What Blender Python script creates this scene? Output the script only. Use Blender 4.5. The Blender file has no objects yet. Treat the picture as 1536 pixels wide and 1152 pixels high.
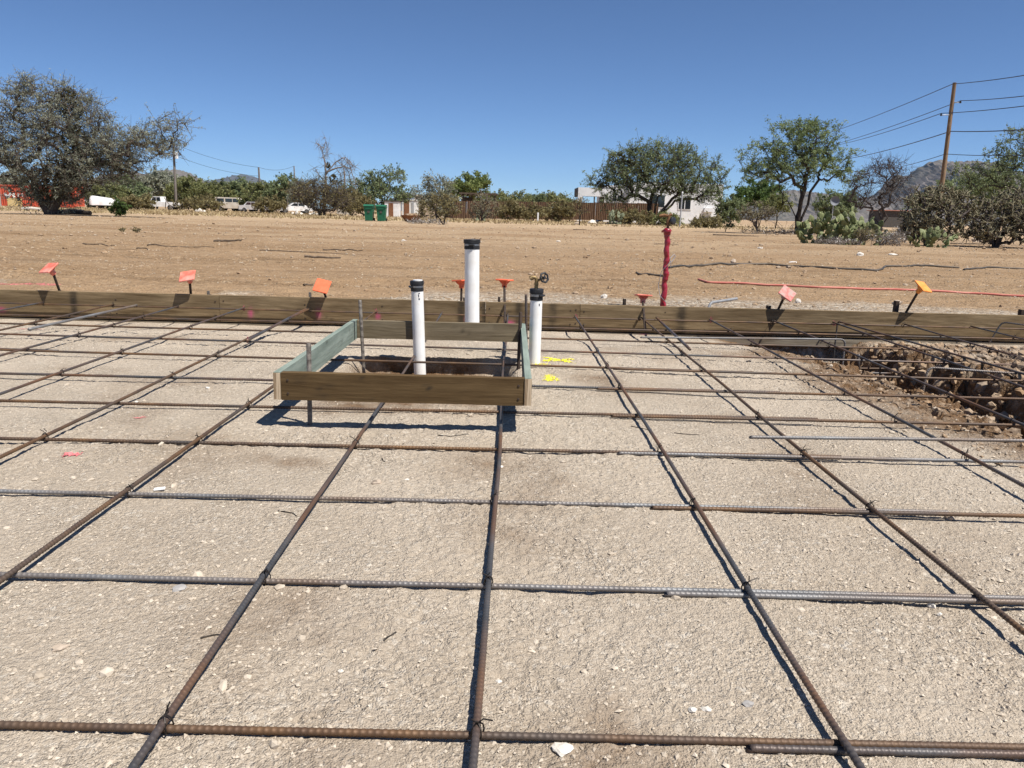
import bpy, math, random
import numpy as np
from mathutils import Matrix, Vector

# ------------------------------------------------------------------ camera, light, exposure
SC = bpy.context.scene
COL = SC.collection
CAM_H, FPX = 0.72, 1154.0
PITCH, ROLL, YAW = math.radians(12.48), math.radians(1.496), math.radians(0.345)
SUN_DIR = Vector((0.40, -0.29, 0.87)).normalized()
EXPOSURE = 0.55
SUN_STRENGTH, SKY_STRENGTH = 5.0, 0.082

cp, sp, cy, sy = math.cos(PITCH), math.sin(PITCH), math.cos(YAW), math.sin(YAW)
FW = np.array([sy * cp, cy * cp, -sp]); RT = np.array([cy, -sy, 0.0]); UPV = np.cross(RT, FW)
R2 = math.cos(ROLL) * RT + math.sin(ROLL) * UPV
U2 = -math.sin(ROLL) * RT + math.cos(ROLL) * UPV
cam_data = bpy.data.cameras.new('camera'); cam = bpy.data.objects.new('camera', cam_data); COL.objects.link(cam)
cam.matrix_world = Matrix(((R2[0], U2[0], -FW[0], 0), (R2[1], U2[1], -FW[1], 0), (R2[2], U2[2], -FW[2], CAM_H), (0, 0, 0, 1)))
cam_data.sensor_width = 36.0; cam_data.sensor_fit = 'HORIZONTAL'; cam_data.lens = 36.0 * FPX / 1536.0
cam_data.clip_start = 0.05; cam_data.clip_end = 60000.0
SC.camera = cam

world = bpy.data.worlds.new('World'); SC.world = world; world.use_nodes = True
wt = world.node_tree; wt.nodes.clear()
wo = wt.nodes.new('ShaderNodeOutputWorld'); wb = wt.nodes.new('ShaderNodeBackground'); ws = wt.nodes.new('ShaderNodeTexSky')
ws.sky_type = 'NISHITA'; ws.sun_disc = False
ws.sun_elevation = math.asin(SUN_DIR.z); ws.sun_rotation = math.atan2(SUN_DIR.x, SUN_DIR.y)
ws.altitude = 900; ws.air_density = 0.60; ws.dust_density = 0.0; ws.ozone_density = 7.6
wb.inputs['Strength'].default_value = SKY_STRENGTH
wt.links.new(ws.outputs[0], wb.inputs[0]); wt.links.new(wb.outputs[0], wo.inputs[0])
sd = bpy.data.lights.new('sun', 'SUN'); sd.energy = SUN_STRENGTH; sd.angle = math.radians(0.53); sd.color = (1.0, 0.955, 0.89)
so = bpy.data.objects.new('sun', sd); COL.objects.link(so)
so.rotation_mode = 'QUATERNION'; so.rotation_quaternion = SUN_DIR.to_track_quat('Z', 'Y'); so.location = (20, -10, 60)
vs = SC.view_settings
vs.view_transform = 'Standard'; vs.look = 'None'; vs.exposure = EXPOSURE; vs.gamma = 1.0; vs.use_curve_mapping = False
SC.cycles.max_bounces = 6; SC.cycles.transparent_max_bounces = 6

rng = np.random.default_rng(7)
random.seed(7)

def ray(x, y):
    return FW + R2 * (x - 768) / FPX - U2 * (y - 576) / FPX
def atz(x, y, z=0.0):            # where the sight line of a photo point meets a height
    d = ray(x, y); t = (z - CAM_H) / d[2]; return np.array([0, 0, CAM_H]) + t * d
def aty(x, y, Y):                # ... or a distance
    d = ray(x, y); t = Y / d[1]; return np.array([0, 0, CAM_H]) + t * d

# ------------------------------------------------------------------ noise
def _hash(ix, iy, seed):
    h = (ix.astype(np.int64) * 374761393 + iy.astype(np.int64) * 668265263 + seed * 974634777) & 0x7fffffff
    h = ((h ^ (h >> 13)) * 1274126177) & 0x7fffffff
    return ((h ^ (h >> 16)) & 0xffff) / 65535.0
def vnoise(x, y, seed=0):
    x = np.asarray(x, float); y = np.asarray(y, float)
    ix, iy = np.floor(x), np.floor(y); fx, fy = x - ix, y - iy
    fx = fx * fx * (3 - 2 * fx); fy = fy * fy * (3 - 2 * fy)
    a, b = _hash(ix, iy, seed), _hash(ix + 1, iy, seed); c, d = _hash(ix, iy + 1, seed), _hash(ix + 1, iy + 1, seed)
    return (a * (1 - fx) + b * fx) * (1 - fy) + (c * (1 - fx) + d * fx) * fy - 0.5
def fbm(x, y, seed=0, o=4, g=0.5):
    s, a = 0, 1.0
    for i in range(o):
        s = s + a * vnoise(x * 2 ** i + 17.3 * i, y * 2 ** i - 9.1 * i, seed + i); a *= g
    return s
def ss(a, b, x):
    t = np.clip((x - a) / (b - a), 0, 1); return t * t * (3 - 2 * t)

# ------------------------------------------------------------------ mesh helpers
def mesh_np(name, V, F, smooth=False, attrs=None):
    V = np.asarray(V, np.float32); F = np.asarray(F, np.int32)
    me = bpy.data.meshes.new(name); n, k = F.shape
    me.vertices.add(len(V)); me.vertices.foreach_set('co', V.ravel())
    me.loops.add(n * k); me.loops.foreach_set('vertex_index', F.ravel())
    me.polygons.add(n); me.polygons.foreach_set('loop_start', np.arange(0, n * k, k, dtype=np.int32))
    me.polygons.foreach_set('loop_total', np.full(n, k, np.int32))
    me.polygons.foreach_set('use_smooth', np.full(n, bool(smooth)))
    me.update(calc_edges=True)
    for an, arr in (attrs or {}).items():
        arr = np.asarray(arr, np.float32)
        a = me.attributes.new(an, 'FLOAT', 'POINT'); a.data.foreach_set('value', arr)
    return me
class MB:
    """collects polygons of one mesh"""
    def __init__(s): s.v = []; s.f = []
    def add(s, V, F):
        o = len(s.v); s.v += [tuple(map(float, p)) for p in V]; s.f += [tuple(i + o for i in f) for f in F]; return s
    def box(s, c, d, M=None, bev=0.0):
        x, y, z = d[0] / 2, d[1] / 2, d[2] / 2
        if bev:
            b = bev; V = []; 
            for sx in (-1, 1):
                for sy_ in (-1, 1):
                    for sz in (-1, 1):
                        V += [(sx * (x - b), sy_ * (y - b), sz * z), (sx * (x - b), sy_ * y, sz * (z - b)), (sx * x, sy_ * (y - b), sz * (z - b))]
            V = np.array(V)
            def q(i, j, k, t): return ((i > 0) * 4 + (j > 0) * 2 + (k > 0)) * 3 + t
            F = []
            for a in (-1, 1):
                F.append([q(-1, -1, a, 0), q(1, -1, a, 0), q(1, 1, a, 0), q(-1, 1, a, 0)][::a])
                F.append([q(-1, a, -1, 1), q(1, a, -1, 1), q(1, a, 1, 1), q(-1, a, 1, 1)][::-a])
                F.append([q(a, -1, -1, 2), q(a, 1, -1, 2), q(a, 1, 1, 2), q(a, -1, 1, 2)][::a])
                for b_ in (-1, 1):
                    F.append([q(-1, a, b_, 0), q(1, a, b_, 0), q(1, a, b_, 1), q(-1, a, b_, 1)])
                    F.append([q(a, -1, b_, 0), q(a, 1, b_, 0), q(a, 1, b_, 2), q(a, -1, b_, 2)])
                    F.append([q(a, b_, -1, 1), q(a, b_, 1, 1), q(a, b_, 1, 2), q(a, b_, -1, 2)])
                    for c_ in (-1, 1): F.append([q(a, b_, c_, 0), q(a, b_, c_, 1), q(a, b_, c_, 2)])
        else:
            V = np.array([(i * x, j * y, k * z) for i in (-1, 1) for j in (-1, 1) for k in (-1, 1)])
            F = [(0, 1, 3, 2), (4, 6, 7, 5), (0, 4, 5, 1), (2, 3, 7, 6), (0, 2, 6, 4), (1, 5, 7, 3)]
        if M is not None: V = V @ np.array(M.to_3x3()).T
        return s.add(V + np.array(c), F)
    def tube(s, P, r, n=8, cap=True):
        P = [np.array(p, float) for p in P]; m = len(P); r = [r] * m if np.isscalar(r) else list(r)
        V = []; ref = None
        for i in range(m):
            t = P[min(i + 1, m - 1)] - P[max(i - 1, 0)]; t /= max(np.linalg.norm(t), 1e-9)
            if ref is None:
                ref = np.array([0, 0, 1.0]) if abs(t[2]) < 0.9 else np.array([1.0, 0, 0])
            a = np.cross(t, ref); a /= np.linalg.norm(a); b = np.cross(a, t); ref = b
            for k in range(n):
                th = 2 * math.pi * k / n; V.append(P[i] + r[i] * (math.cos(th) * a + math.sin(th) * b))
        F = [(i * n + k, i * n + (k + 1) % n, (i + 1) * n + (k + 1) % n, (i + 1) * n + k) for i in range(m - 1) for k in range(n)]
        if cap: F += [tuple(range(n - 1, -1, -1)), tuple((m - 1) * n + k for k in range(n))]
        return s.add(V, F)
    def prism(s, prof, y0, y1, M=None):       # profile in x,z extruded along y
        n = len(prof); V = [(p[0], y0, p[1]) for p in prof] + [(p[0], y1, p[1]) for p in prof]
        if M is not None: V = [tuple(M @ Vector(v)) for v in V]
        F = [tuple(range(n)), tuple(range(2 * n - 1, n - 1, -1))] + [(i, (i + 1) % n + 0, (i + 1) % n + n, i + n)[::-1] for i in range(n)]
        return s.add(V, F)
    def build(s, name, mat, parent=None, smooth=False, sharp=None):
        me = bpy.data.meshes.new(name); me.from_pydata(s.v, [], s.f); me.validate(); 
        if smooth: me.polygons.foreach_set('use_smooth', np.ones(len(me.polygons), bool))
        if sharp is not None and smooth: me.set_sharp_from_angle(angle=math.radians(sharp))
        return put(name, me, mat, parent)
def put(name, me, mat=None, parent=None):
    o = bpy.data.objects.new(name, me); COL.objects.link(o)
    if mat is not None and not me.materials: me.materials.append(mat)
    if parent is not None: o.parent = parent
    return o
def tag(o, label=None, cat=None, group=None, kind=None):
    if label: o['label'] = label
    if cat: o['category'] = cat
    if group: o['group'] = group
    if kind: o['kind'] = kind
    return o
def empty(name, loc, label, cat, group=None, rz=0.0):
    o = bpy.data.objects.new(name, None); COL.objects.link(o); o.location = loc; o.rotation_euler = (0, 0, rz)
    o.empty_display_size = 0.1
    return tag(o, label, cat, group)

# ------------------------------------------------------------------ materials
def mat(name, c1, c2=None, scale=8.0, rough=0.8, bump=0.0, bscale=None, metal=0.0, stretch=None, detail=6.0, c3=None, c3scale=2.0, c3amt=0.5,
        bdist=0.01, spec=0.3, contrast=(0.35, 0.65), coords='Object', attr_mix=None, trans=0.0):
    m = bpy.data.materials.new(name); m.use_nodes = True; nt = m.node_tree; N, L = nt.nodes, nt.links
    b = N['Principled BSDF']; b.inputs['Roughness'].default_value = rough; b.inputs['Metallic'].default_value = metal
    b.inputs['Specular IOR Level'].default_value = spec
    tc = N.new('ShaderNodeTexCoord'); mp = N.new('ShaderNodeMapping'); L.new(tc.outputs[coords], mp.inputs[0])
    if stretch: mp.inputs['Scale'].default_value = stretch
    col = None
    if c2 is None:
        rgb = N.new('ShaderNodeRGB'); rgb.outputs[0].default_value = (*c1, 1); col = rgb.outputs[0]
    else:
        nz = N.new('ShaderNodeTexNoise'); nz.inputs['Scale'].default_value = scale; nz.inputs['Detail'].default_value = detail; nz.inputs['Roughness'].default_value = 0.62
        L.new(mp.outputs[0], nz.inputs['Vector'])
        cr = N.new('ShaderNodeValToRGB'); cr.color_ramp.elements[0].position = contrast[0]; cr.color_ramp.elements[1].position = contrast[1]
        cr.color_ramp.elements[0].color = (*c1, 1); cr.color_ramp.elements[1].color = (*c2, 1)
        L.new(nz.outputs['Fac'], cr.inputs[0]); col = cr.outputs[0]
    if c3 is not None:
        n3 = N.new('ShaderNodeTexNoise'); n3.inputs['Scale'].default_value = c3scale; n3.inputs['Detail'].default_value = 5.0
        L.new(mp.outputs[0], n3.inputs['Vector'])
        r3 = N.new('ShaderNodeMapRange'); r3.inputs[1].default_value = 0.42; r3.inputs[2].default_value = 0.68; r3.inputs[4].default_value = c3amt
        L.new(n3.outputs['Fac'], r3.inputs[0])
        mx = N.new('ShaderNodeMix'); mx.data_type = 'RGBA'; L.new(r3.outputs[0], mx.inputs[0]); L.new(col, mx.inputs[6]); mx.inputs[7].default_value = (*c3, 1)
        col = mx.outputs[2]
    for an, ac, in (attr_mix or []):
        at = N.new('ShaderNodeAttribute'); at.attribute_name = an
        mx = N.new('ShaderNodeMix'); mx.data_type = 'RGBA'; L.new(at.outputs['Fac'], mx.inputs[0]); L.new(col, mx.inputs[6]); mx.inputs[7].default_value = (*ac, 1)
        col = mx.outputs[2]
    L.new(col, b.inputs['Base Color'])
    if bump:
        nb = N.new('ShaderNodeTexNoise'); nb.inputs['Scale'].default_value = bscale or scale * 3; nb.inputs['Detail'].default_value = 5.0
        L.new(mp.outputs[0], nb.inputs['Vector'])
        bp = N.new('ShaderNodeBump'); bp.inputs['Strength'].default_value = bump; bp.inputs['Distance'].default_value = bdist
        L.new(nb.outputs['Fac'], bp.inputs['Height']); L.new(bp.outputs[0], b.inputs['Normal'])
    if trans:
        tr = N.new('ShaderNodeBsdfTranslucent'); L.new(col, tr.inputs[0]); ms = N.new('ShaderNodeMixShader'); ms.inputs[0].default_value = trans
        out = [n for n in N if n.type == 'OUTPUT_MATERIAL'][0]
        L.new(b.outputs[0], ms.inputs[1]); L.new(tr.outputs[0], ms.inputs[2]); L.new(ms.outputs[0], out.inputs[0])
    return m

def ground_mat(name, base, dark, light, brown, fine, coarse, bump, far=False):
    m = bpy.data.materials.new(name); m.use_nodes = True; nt = m.node_tree; N, L = nt.nodes, nt.links
    b = N['Principled BSDF']; b.inputs['Roughness'].default_value = 0.95; b.inputs['Specular IOR Level'].default_value = 0.1
    tc = N.new('ShaderNodeTexCoord')
    def noise(s, d=5.0, stretch=None, ro=0.6):
        n = N.new('ShaderNodeTexNoise'); n.inputs['Scale'].default_value = s; n.inputs['Detail'].default_value = d; n.inputs['Roughness'].default_value = ro
        if stretch:
            mp = N.new('ShaderNodeMapping'); mp.inputs['Scale'].default_value = stretch; L.new(tc.outputs['Object'], mp.inputs[0]); L.new(mp.outputs[0], n.inputs['Vector'])
        else: L.new(tc.outputs['Object'], n.inputs['Vector'])
        return n.outputs['Fac']
    def rng_(src, a, b_, c=0.0, d=1.0):
        r = N.new('ShaderNodeMapRange'); r.inputs[1].default_value = a; r.inputs[2].default_value = b_; r.inputs[3].default_value = c; r.inputs[4].default_value = d
        L.new(src, r.inputs[0]); return r.outputs[0]
    def mix(fac, a, bcol):
        x = N.new('ShaderNodeMix'); x.data_type = 'RGBA'
        L.new(fac, x.inputs[0]) if not isinstance(fac, float) else setattr(x.inputs[0], 'default_value', fac)
        for s_, i in ((a, 6), (bcol, 7)):
            if isinstance(s_, tuple): x.inputs[i].default_value = (*s_, 1)
            else: L.new(s_, x.inputs[i])
        return x.outputs[2]
    def mul(a, b_):
        m_ = N.new('ShaderNodeMath'); m_.operation = 'MULTIPLY'
        for q, k in ((a, 0), (b_, 1)):
            if isinstance(q, float): m_.inputs[k].default_value = q
            else: L.new(q, m_.inputs[k])
        return m_.outputs[0]
    def add(a, b_, cl=False):
        m_ = N.new('ShaderNodeMath'); m_.operation = 'ADD'; m_.use_clamp = cl; L.new(a, m_.inputs[0]); L.new(b_, m_.inputs[1]); return m_.outputs[0]
    def grains(sc, stretch=None):
        vo = N.new('ShaderNodeTexVoronoi'); vo.inputs['Scale'].default_value = sc
        mp = N.new('ShaderNodeMapping'); mp.inputs['Scale'].default_value = stretch or (1, 1, 1); L.new(tc.outputs['Object'], mp.inputs[0]); L.new(mp.outputs[0], vo.inputs['Vector'])
        sp_ = N.new('ShaderNodeSeparateColor'); L.new(vo.outputs['Color'], sp_.inputs[0]); return sp_.outputs[0], vo.outputs['Distance']
    big = rng_(noise(coarse, 6, None if not far else (0.35, 1.3, 1)), 0.35, 0.66)
    grit = rng_(noise(coarse * 2.3, 5, None if not far else (0.3, 1.5, 1)), 0.40, 0.64, 0.50 if not far else 0.25, 1.0)       # fines in some places, loose grains in others
    col = mix(big, base, dark)
    g1, d1 = grains(fine * 0.95); g2, d2 = grains(fine * 0.36, (0.7, 1.3, 1) if far else None)
    col = mix(mul(rng_(g1, 0.0, 0.40, 0.55, 0.0), grit), col, tuple(c * 0.5 for c in dark))
    col = mix(mul(rng_(g1, 0.76, 1.0, 0.0, 0.75), grit), col, light)
    col = mix(mul(rng_(g2, 0.93, 0.99, 0.0, 0.8), grit), col, light)
    col = mix(mul(rng_(g2, 0.10, 0.0, 0.0, 0.5), grit), col, tuple(c * 0.6 for c in dark))
    fn = noise(fine * 1.3, 3, None, 0.7); fn2 = noise(fine * 0.2, 5, None if not far else (0.45, 1.5, 1))
    col = mix(rng_(fn2, 0.42, 0.28, 0, 0.5), col, tuple(c * 0.62 for c in dark))
    if far:
        st = noise(1.5, 7, (0.24, 1.6, 1), 0.68); col = mix(rng_(st, 0.52, 0.66, 0, 0.62), col, tuple(c * 0.62 for c in dark)); col = mix(rng_(st, 0.42, 0.30, 0, 0.45), col, tuple(c * 1.12 for c in base))
    atb = N.new('ShaderNodeAttribute'); atb.attribute_name = 'brown'
    bn = rng_(noise(coarse * 9, 5), 0.3, 0.7, -0.45, 0.45)
    bf = add(mul(bn, mul(atb.outputs['Fac'], 1.0)), atb.outputs['Fac'], True)
    bcol = mix(rng_(noise(fine * 0.12, 6), 0.35, 0.65), brown, tuple(c * (0.62 if not far else 0.85) for c in brown)); bcol = mix(rng_(g2, 0.7, 1.0, 0.0, 0.4), bcol, tuple(c * 1.35 for c in brown))
    col = mix(bf, col, bcol)
    atg = N.new('ShaderNodeAttribute'); atg.attribute_name = 'gravel'
    gn = rng_(noise(30, 4), 0.3, 0.6, 0, 1); gc = mix(rng_(g1, 0.1, 0.9), (0.24, 0.20, 0.155), (0.55, 0.49, 0.40))
    col = mix(mul(atg.outputs['Fac'], gn), col, gc)
    L.new(col, b.inputs['Base Color'])
    hh = add(mul(rng_(d1, 0.0, 0.7, 0.6, 0.0), grit), mul(rng_(d2, 0.0, 0.6, 0.9, 0.0), grit)); hh = add(hh, rng_(fn, 0.25, 0.75, 0, 0.5)); hh = add(hh, rng_(fn2, 0.2, 0.8, 0, 1.1))
    bp = N.new('ShaderNodeBump'); bp.inputs['Strength'].default_value = bump; bp.inputs['Distance'].default_value = 0.012 if not far else 0.05
    L.new(hh, bp.inputs['Height']); L.new(bp.outputs[0], b.inputs['Normal'])
    return m

def leaf_mat(name, c1, c2, trans=0.38):
    m = bpy.data.materials.new(name); m.use_nodes = True; nt = m.node_tree; N, L = nt.nodes, nt.links
    b = N['Principled BSDF']; b.inputs['Roughness'].default_value = 0.6; b.inputs['Specular IOR Level'].default_value = 0.25
    at = N.new('ShaderNodeAttribute'); at.attribute_name = 'tone'
    cr = N.new('ShaderNodeValToRGB'); cr.color_ramp.elements[0].color = (*c1, 1); cr.color_ramp.elements[1].color = (*c2, 1)
    L.new(at.outputs['Fac'], cr.inputs[0]); L.new(cr.outputs[0], b.inputs['Base Color'])
    tr = N.new('ShaderNodeBsdfTranslucent'); L.new(cr.outputs[0], tr.inputs[0])
    ms = N.new('ShaderNodeMixShader'); ms.inputs[0].default_value = trans
    out = [n for n in N if n.type == 'OUTPUT_MATERIAL'][0]
    L.new(b.outputs[0], ms.inputs[1]); L.new(tr.outputs[0], ms.inputs[2]); L.new(ms.outputs[0], out.inputs[0])
    return m

def wood_mat(name, c1, c2, knot, stain=(0.03, 0.025, 0.02), rough=0.85):
    m = mat(name, c1, c2, scale=5.0, rough=rough, bump=0.5, bscale=9.0, stretch=(0.7, 7.0, 7.0), c3=knot, c3scale=1.6, c3amt=0.6, bdist=0.005, spec=0.08,
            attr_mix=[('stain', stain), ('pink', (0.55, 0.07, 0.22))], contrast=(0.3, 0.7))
    return m

M = {}
M['pad'] = ground_mat('gravel_pad', (0.565, 0.478, 0.374), (0.485, 0.402, 0.306), (0.74, 0.665, 0.555), (0.225, 0.135, 0.072), 255.0, 1.6, 0.8)
M['dirt'] = ground_mat('field_dirt', (0.355, 0.243, 0.145), (0.285, 0.186, 0.104), (0.45, 0.335, 0.22), (0.455, 0.335, 0.215), 34.0, 0.35, 0.75, far=True)
M['stone'] = mat('pebble_stone', (0.36, 0.30, 0.23), (0.57, 0.495, 0.40), scale=40, rough=0.9, spec=0.15, detail=3, contrast=(0.3, 0.7))
M['field_stone'] = mat('field_stone', (0.20, 0.135, 0.08), (0.42, 0.31, 0.2), scale=0.9, rough=0.95, spec=0.1, detail=8, contrast=(0.4, 0.72), c3=(0.6, 0.55, 0.46), c3scale=2.3, c3amt=0.6)
M['clod'] = mat('soil_clod', (0.24, 0.155, 0.09), (0.38, 0.27, 0.17), scale=14, rough=0.95, bump=0.6, bscale=60, bdist=0.01, spec=0.1, c3=(0.36, 0.31, 0.25), c3scale=3, c3amt=0.7)
M['white_stone'] = mat('pale_stone', (0.50, 0.46, 0.39), (0.68, 0.64, 0.58), scale=30, rough=0.85, bump=0.3, spec=0.2)
M['grey_stone'] = mat('grey_stone', (0.26, 0.25, 0.24), (0.36, 0.34, 0.32), scale=40, rough=0.85, spec=0.2)
M['tan_stone'] = mat('tan_stone', (0.36, 0.29, 0.22), (0.46, 0.38, 0.3), scale=40, rough=0.9, spec=0.2)
M['rebar'] = mat('rebar_steel', (0.045, 0.045, 0.048), (0.10, 0.098, 0.098), scale=6, rough=0.5, metal=0.3, spec=0.45, c3=(0.17, 0.08, 0.033), c3scale=2.3, c3amt=0.95, bump=0.25, bscale=150, bdist=0.002)
M['rebar_rust'] = mat('rebar_rusty', (0.075, 0.045, 0.03), (0.17, 0.095, 0.045), scale=9, rough=0.6, metal=0.3, spec=0.4, c3=(0.07, 0.064, 0.06), c3scale=2.6, c3amt=0.9, bump=0.25, bscale=150, bdist=0.002)
M['rebar_grey'] = mat('rebar_clean', (0.13, 0.13, 0.132), (0.23, 0.23, 0.23), scale=6, rough=0.5, metal=0.25, spec=0.45, c3=(0.15, 0.085, 0.04), c3scale=2.2, c3amt=0.75, bump=0.2, bscale=150, bdist=0.002)
M['tie'] = mat('black_wire', (0.02, 0.018, 0.017), (0.045, 0.035, 0.028), scale=40, rough=0.5, metal=0.5)
M['tie_pink'] = mat('pink_marked_wire', (0.45, 0.06, 0.13), (0.10, 0.03, 0.035), scale=60, rough=0.7)
M['wood_brown'] = wood_mat('oiled_brown_wood', (0.066, 0.040, 0.018), (0.152, 0.101, 0.049), (0.088, 0.055, 0.025))
M['wood_form'] = wood_mat('weathered_form_wood', (0.090, 0.060, 0.030), (0.285, 0.21, 0.122), (0.125, 0.086, 0.046))
M['wood_low'] = wood_mat('cement_stained_wood', (0.15, 0.12, 0.085), (0.34, 0.30, 0.23), (0.13, 0.10, 0.066))
M['wood_grey'] = wood_mat('grey_weathered_wood', (0.13, 0.102, 0.062), (0.26, 0.215, 0.145), (0.11, 0.083, 0.05))
M['wood_green'] = wood_mat('green_painted_wood', (0.135, 0.17, 0.143), (0.285, 0.33, 0.285), (0.20, 0.24, 0.205))
M['ply'] = mat('plywood_edge', (0.22, 0.15, 0.085), (0.55, 0.43, 0.29), scale=3.0, stretch=(60, 60, 1.5), rough=0.85, contrast=(0.42, 0.58))
M['steel_stake'] = mat('cement_splashed_steel', (0.07, 0.058, 0.05), (0.27, 0.24, 0.205), scale=55, rough=0.7, metal=0.2, contrast=(0.35, 0.7))
M['stake_dark'] = mat('dark_stake_steel', (0.035, 0.028, 0.024), (0.075, 0.05, 0.035), scale=30, rough=0.7, metal=0.3)
M['pvc'] = mat('white_pvc', (0.80, 0.80, 0.78), (0.86, 0.86, 0.845), scale=14, rough=0.3, spec=0.5, c3=(0.60, 0.54, 0.45), c3scale=9, c3amt=0.4)
M['rubber'] = mat('black_rubber', (0.010, 0.010, 0.011), (0.028, 0.028, 0.03), scale=30, rough=0.5)
M['clamp'] = mat('clamp_steel', (0.24, 0.24, 0.245), (0.34, 0.34, 0.34), scale=20, rough=0.35, metal=0.9)
M['ink'] = mat('black_ink', (0.02, 0.022, 0.04), rough=0.6)
M['brass'] = mat('weathered_brass', (0.15, 0.105, 0.05), (0.30, 0.22, 0.11), scale=90, rough=0.55, metal=0.7)
M['black_metal'] = mat('black_painted_metal', (0.012, 0.012, 0.013), (0.03, 0.03, 0.03), scale=30, rough=0.4, spec=0.5)
M['cap_red'] = mat('faded_red_plastic', (0.62, 0.115, 0.075), (0.72, 0.20, 0.14), scale=18, rough=0.55, c3=(0.75, 0.45, 0.38), c3scale=9, c3amt=0.45)
M['cap_orange'] = mat('orange_red_plastic', (0.78, 0.135, 0.055), (0.82, 0.17, 0.075), scale=25, rough=0.5)
M['cap_worn'] = mat('worn_red_grey_plastic', (0.60, 0.14, 0.12), (0.40, 0.29, 0.25), scale=24, rough=0.7, contrast=(0.4, 0.6))
M['cap_yellow'] = mat('faded_orange_plastic', (0.78, 0.235, 0.035), (0.84, 0.33, 0.08), scale=25, rough=0.5)
M['red_wrap'] = mat('red_plastic_wrap', (0.24, 0.012, 0.022), (0.38, 0.03, 0.045), scale=20, rough=0.28, spec=0.6, bump=0.6, bscale=45, bdist=0.01)
M['rust_pipe'] = mat('rusty_pipe', (0.15, 0.07, 0.03), (0.28, 0.15, 0.075), scale=40, rough=0.8, metal=0.2)
M['grey_wire'] = mat('grey_wire', (0.25, 0.26, 0.30), (0.35, 0.36, 0.4), scale=20, rough=0.5, metal=0.3)
M['hose_red'] = mat('red_air_hose', (0.42, 0.085, 0.065), (0.50, 0.16, 0.12), scale=4, rough=0.6, c3=(0.62, 0.32, 0.24), c3scale=2.5, c3amt=0.6)
M['hose_black'] = mat('black_poly_pipe', (0.03, 0.028, 0.026), (0.075, 0.068, 0.06), scale=5, rough=0.6, c3=(0.22, 0.17, 0.12), c3scale=1.2, c3amt=0.6)
M['pvc_grey'] = mat('grey_conduit', (0.20, 0.205, 0.215), (0.28, 0.285, 0.29), scale=20, rough=0.5)
M['white_paper'] = mat('white_plastic_scrap', (0.80, 0.80, 0.79), rough=0.5)
M['yellow_paint'] = mat('yellow_spray_paint', (0.72, 0.62, 0.02), (0.85, 0.76, 0.06), scale=90, rough=0.7)
M['pink_paint'] = mat('pink_spray_paint', (0.60, 0.13, 0.14), (0.66, 0.22, 0.22), scale=90, rough=0.8)
M['twig'] = mat('dry_twig', (0.06, 0.042, 0.028), (0.16, 0.12, 0.085), scale=20, rough=0.9)

# ------------------------------------------------------------------ ground
PIT_C = 2.2
def pit_depth(x, y):
    w = fbm(x * 3.1, y * 3.1, 31, 4) * 0.20; w2 = fbm(x * 9, y * 9, 37, 3) * 0.07
    xl = 1.52 + 0.10 * ss(4.4, 3.2, y) - 0.10 * ss(4.6, 5.3, y) + w * 0.35
    xr = 2.46 + 0.14 * ss(4.2, 5.2, y) + w + w2
    left = 0.26 * ss(xl, xl + 0.5, x) + 0.80 * ss(xl + 0.42 + w * 0.5, xl + 0.66 + w * 0.5, x)
    right = 1 - ss(xr - 0.16, xr + 0.06, x)
    along = ss(2.15, 3.0, y + w * 0.6)
    d = np.clip(left * right, 0, 1) * along
    return d
def pad_z(x, y):
    x = np.asarray(x, float); y = np.asarray(y, float)
    z = -0.0130 - 0.014 * ss(0.25, 1.4, x) - 0.012 * ss(-0.8, -1.8, x) - 0.006 * ss(2.2, 3.0, y) - 0.095 * ss(4.35, 5.5, y) + 0.008 * fbm(x * 1.7, y * 1.7, 3, 3) + 0.0045 * fbm(x * 9, y * 9, 5, 3)
    rough = 0.35 + 0.9 * ss(-0.1, 0.25, fbm(x * 1.3 + 4, y * 1.3, 8, 3)) + 0.7 * ss(0.3, 1.4, x) * ss(2.2, 1.2, y) + 1.0 * ss(1.3, 1.7, x) * ss(2.0, 2.6, y)
    z = z + rough * (0.0045 * fbm(x * 34, y * 34, 11, 3) + 0.0048 * fbm(x * 80, y * 80, 15, 2))
    d = pit_depth(x, y)
    cl = (0.5 - np.abs(fbm(x * 5, y * 5, 41, 4)) * 1.6) * 0.12 + (0.4 - np.abs(fbm(x * 13, y * 13, 43, 3)) * 1.4) * 0.07 + fbm(x * 32, y * 32, 47, 3) * 0.03
    lump = (ss(2.15, 2.5, x) + 0.45 * ss(1.55, 1.9, x + 0.3 * fbm(x * 2, y * 2, 48, 2)) * ss(2.5, 2.15, x)) * ss(1.7, 2.3, y) * ss(5.3, 4.7, y) * ss(4.2, 3.2, x)
    bil = -0.085 * ss(0.10, 0.015, np.abs(fbm(x * 3.6 + 3, y * 3.6, 45, 3))) - 0.05 * ss(0.07, 0.01, np.abs(fbm(x * 8, y * 8, 46, 2))) + 0.018
    z = z - 0.31 * d + cl * (1.15 * d * ss(1.7, 2.3, x) + 0.25 * d + 0.30 * lump) + lump * bil
    ex = np.minimum(ss(-0.80, -0.70, x), ss(0.06, -0.03, x)) * np.minimum(ss(2.95, 3.15, y), ss(3.925, 3.900, y))
    z = z - ex * (0.085 + 0.02 * fbm(x * 7, y * 7, 51, 3))
    # a low berm of grit in front of the tub box
    z = z + 0.014 * np.exp(-((y - 2.43 - 0.03 * np.sin(x * 9)) / 0.05) ** 2) * ss(-0.85, -0.6, x) * ss(-0.15, -0.35, x) * (1 + fbm(x * 30, y * 30, 61, 2))
    return z
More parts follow.
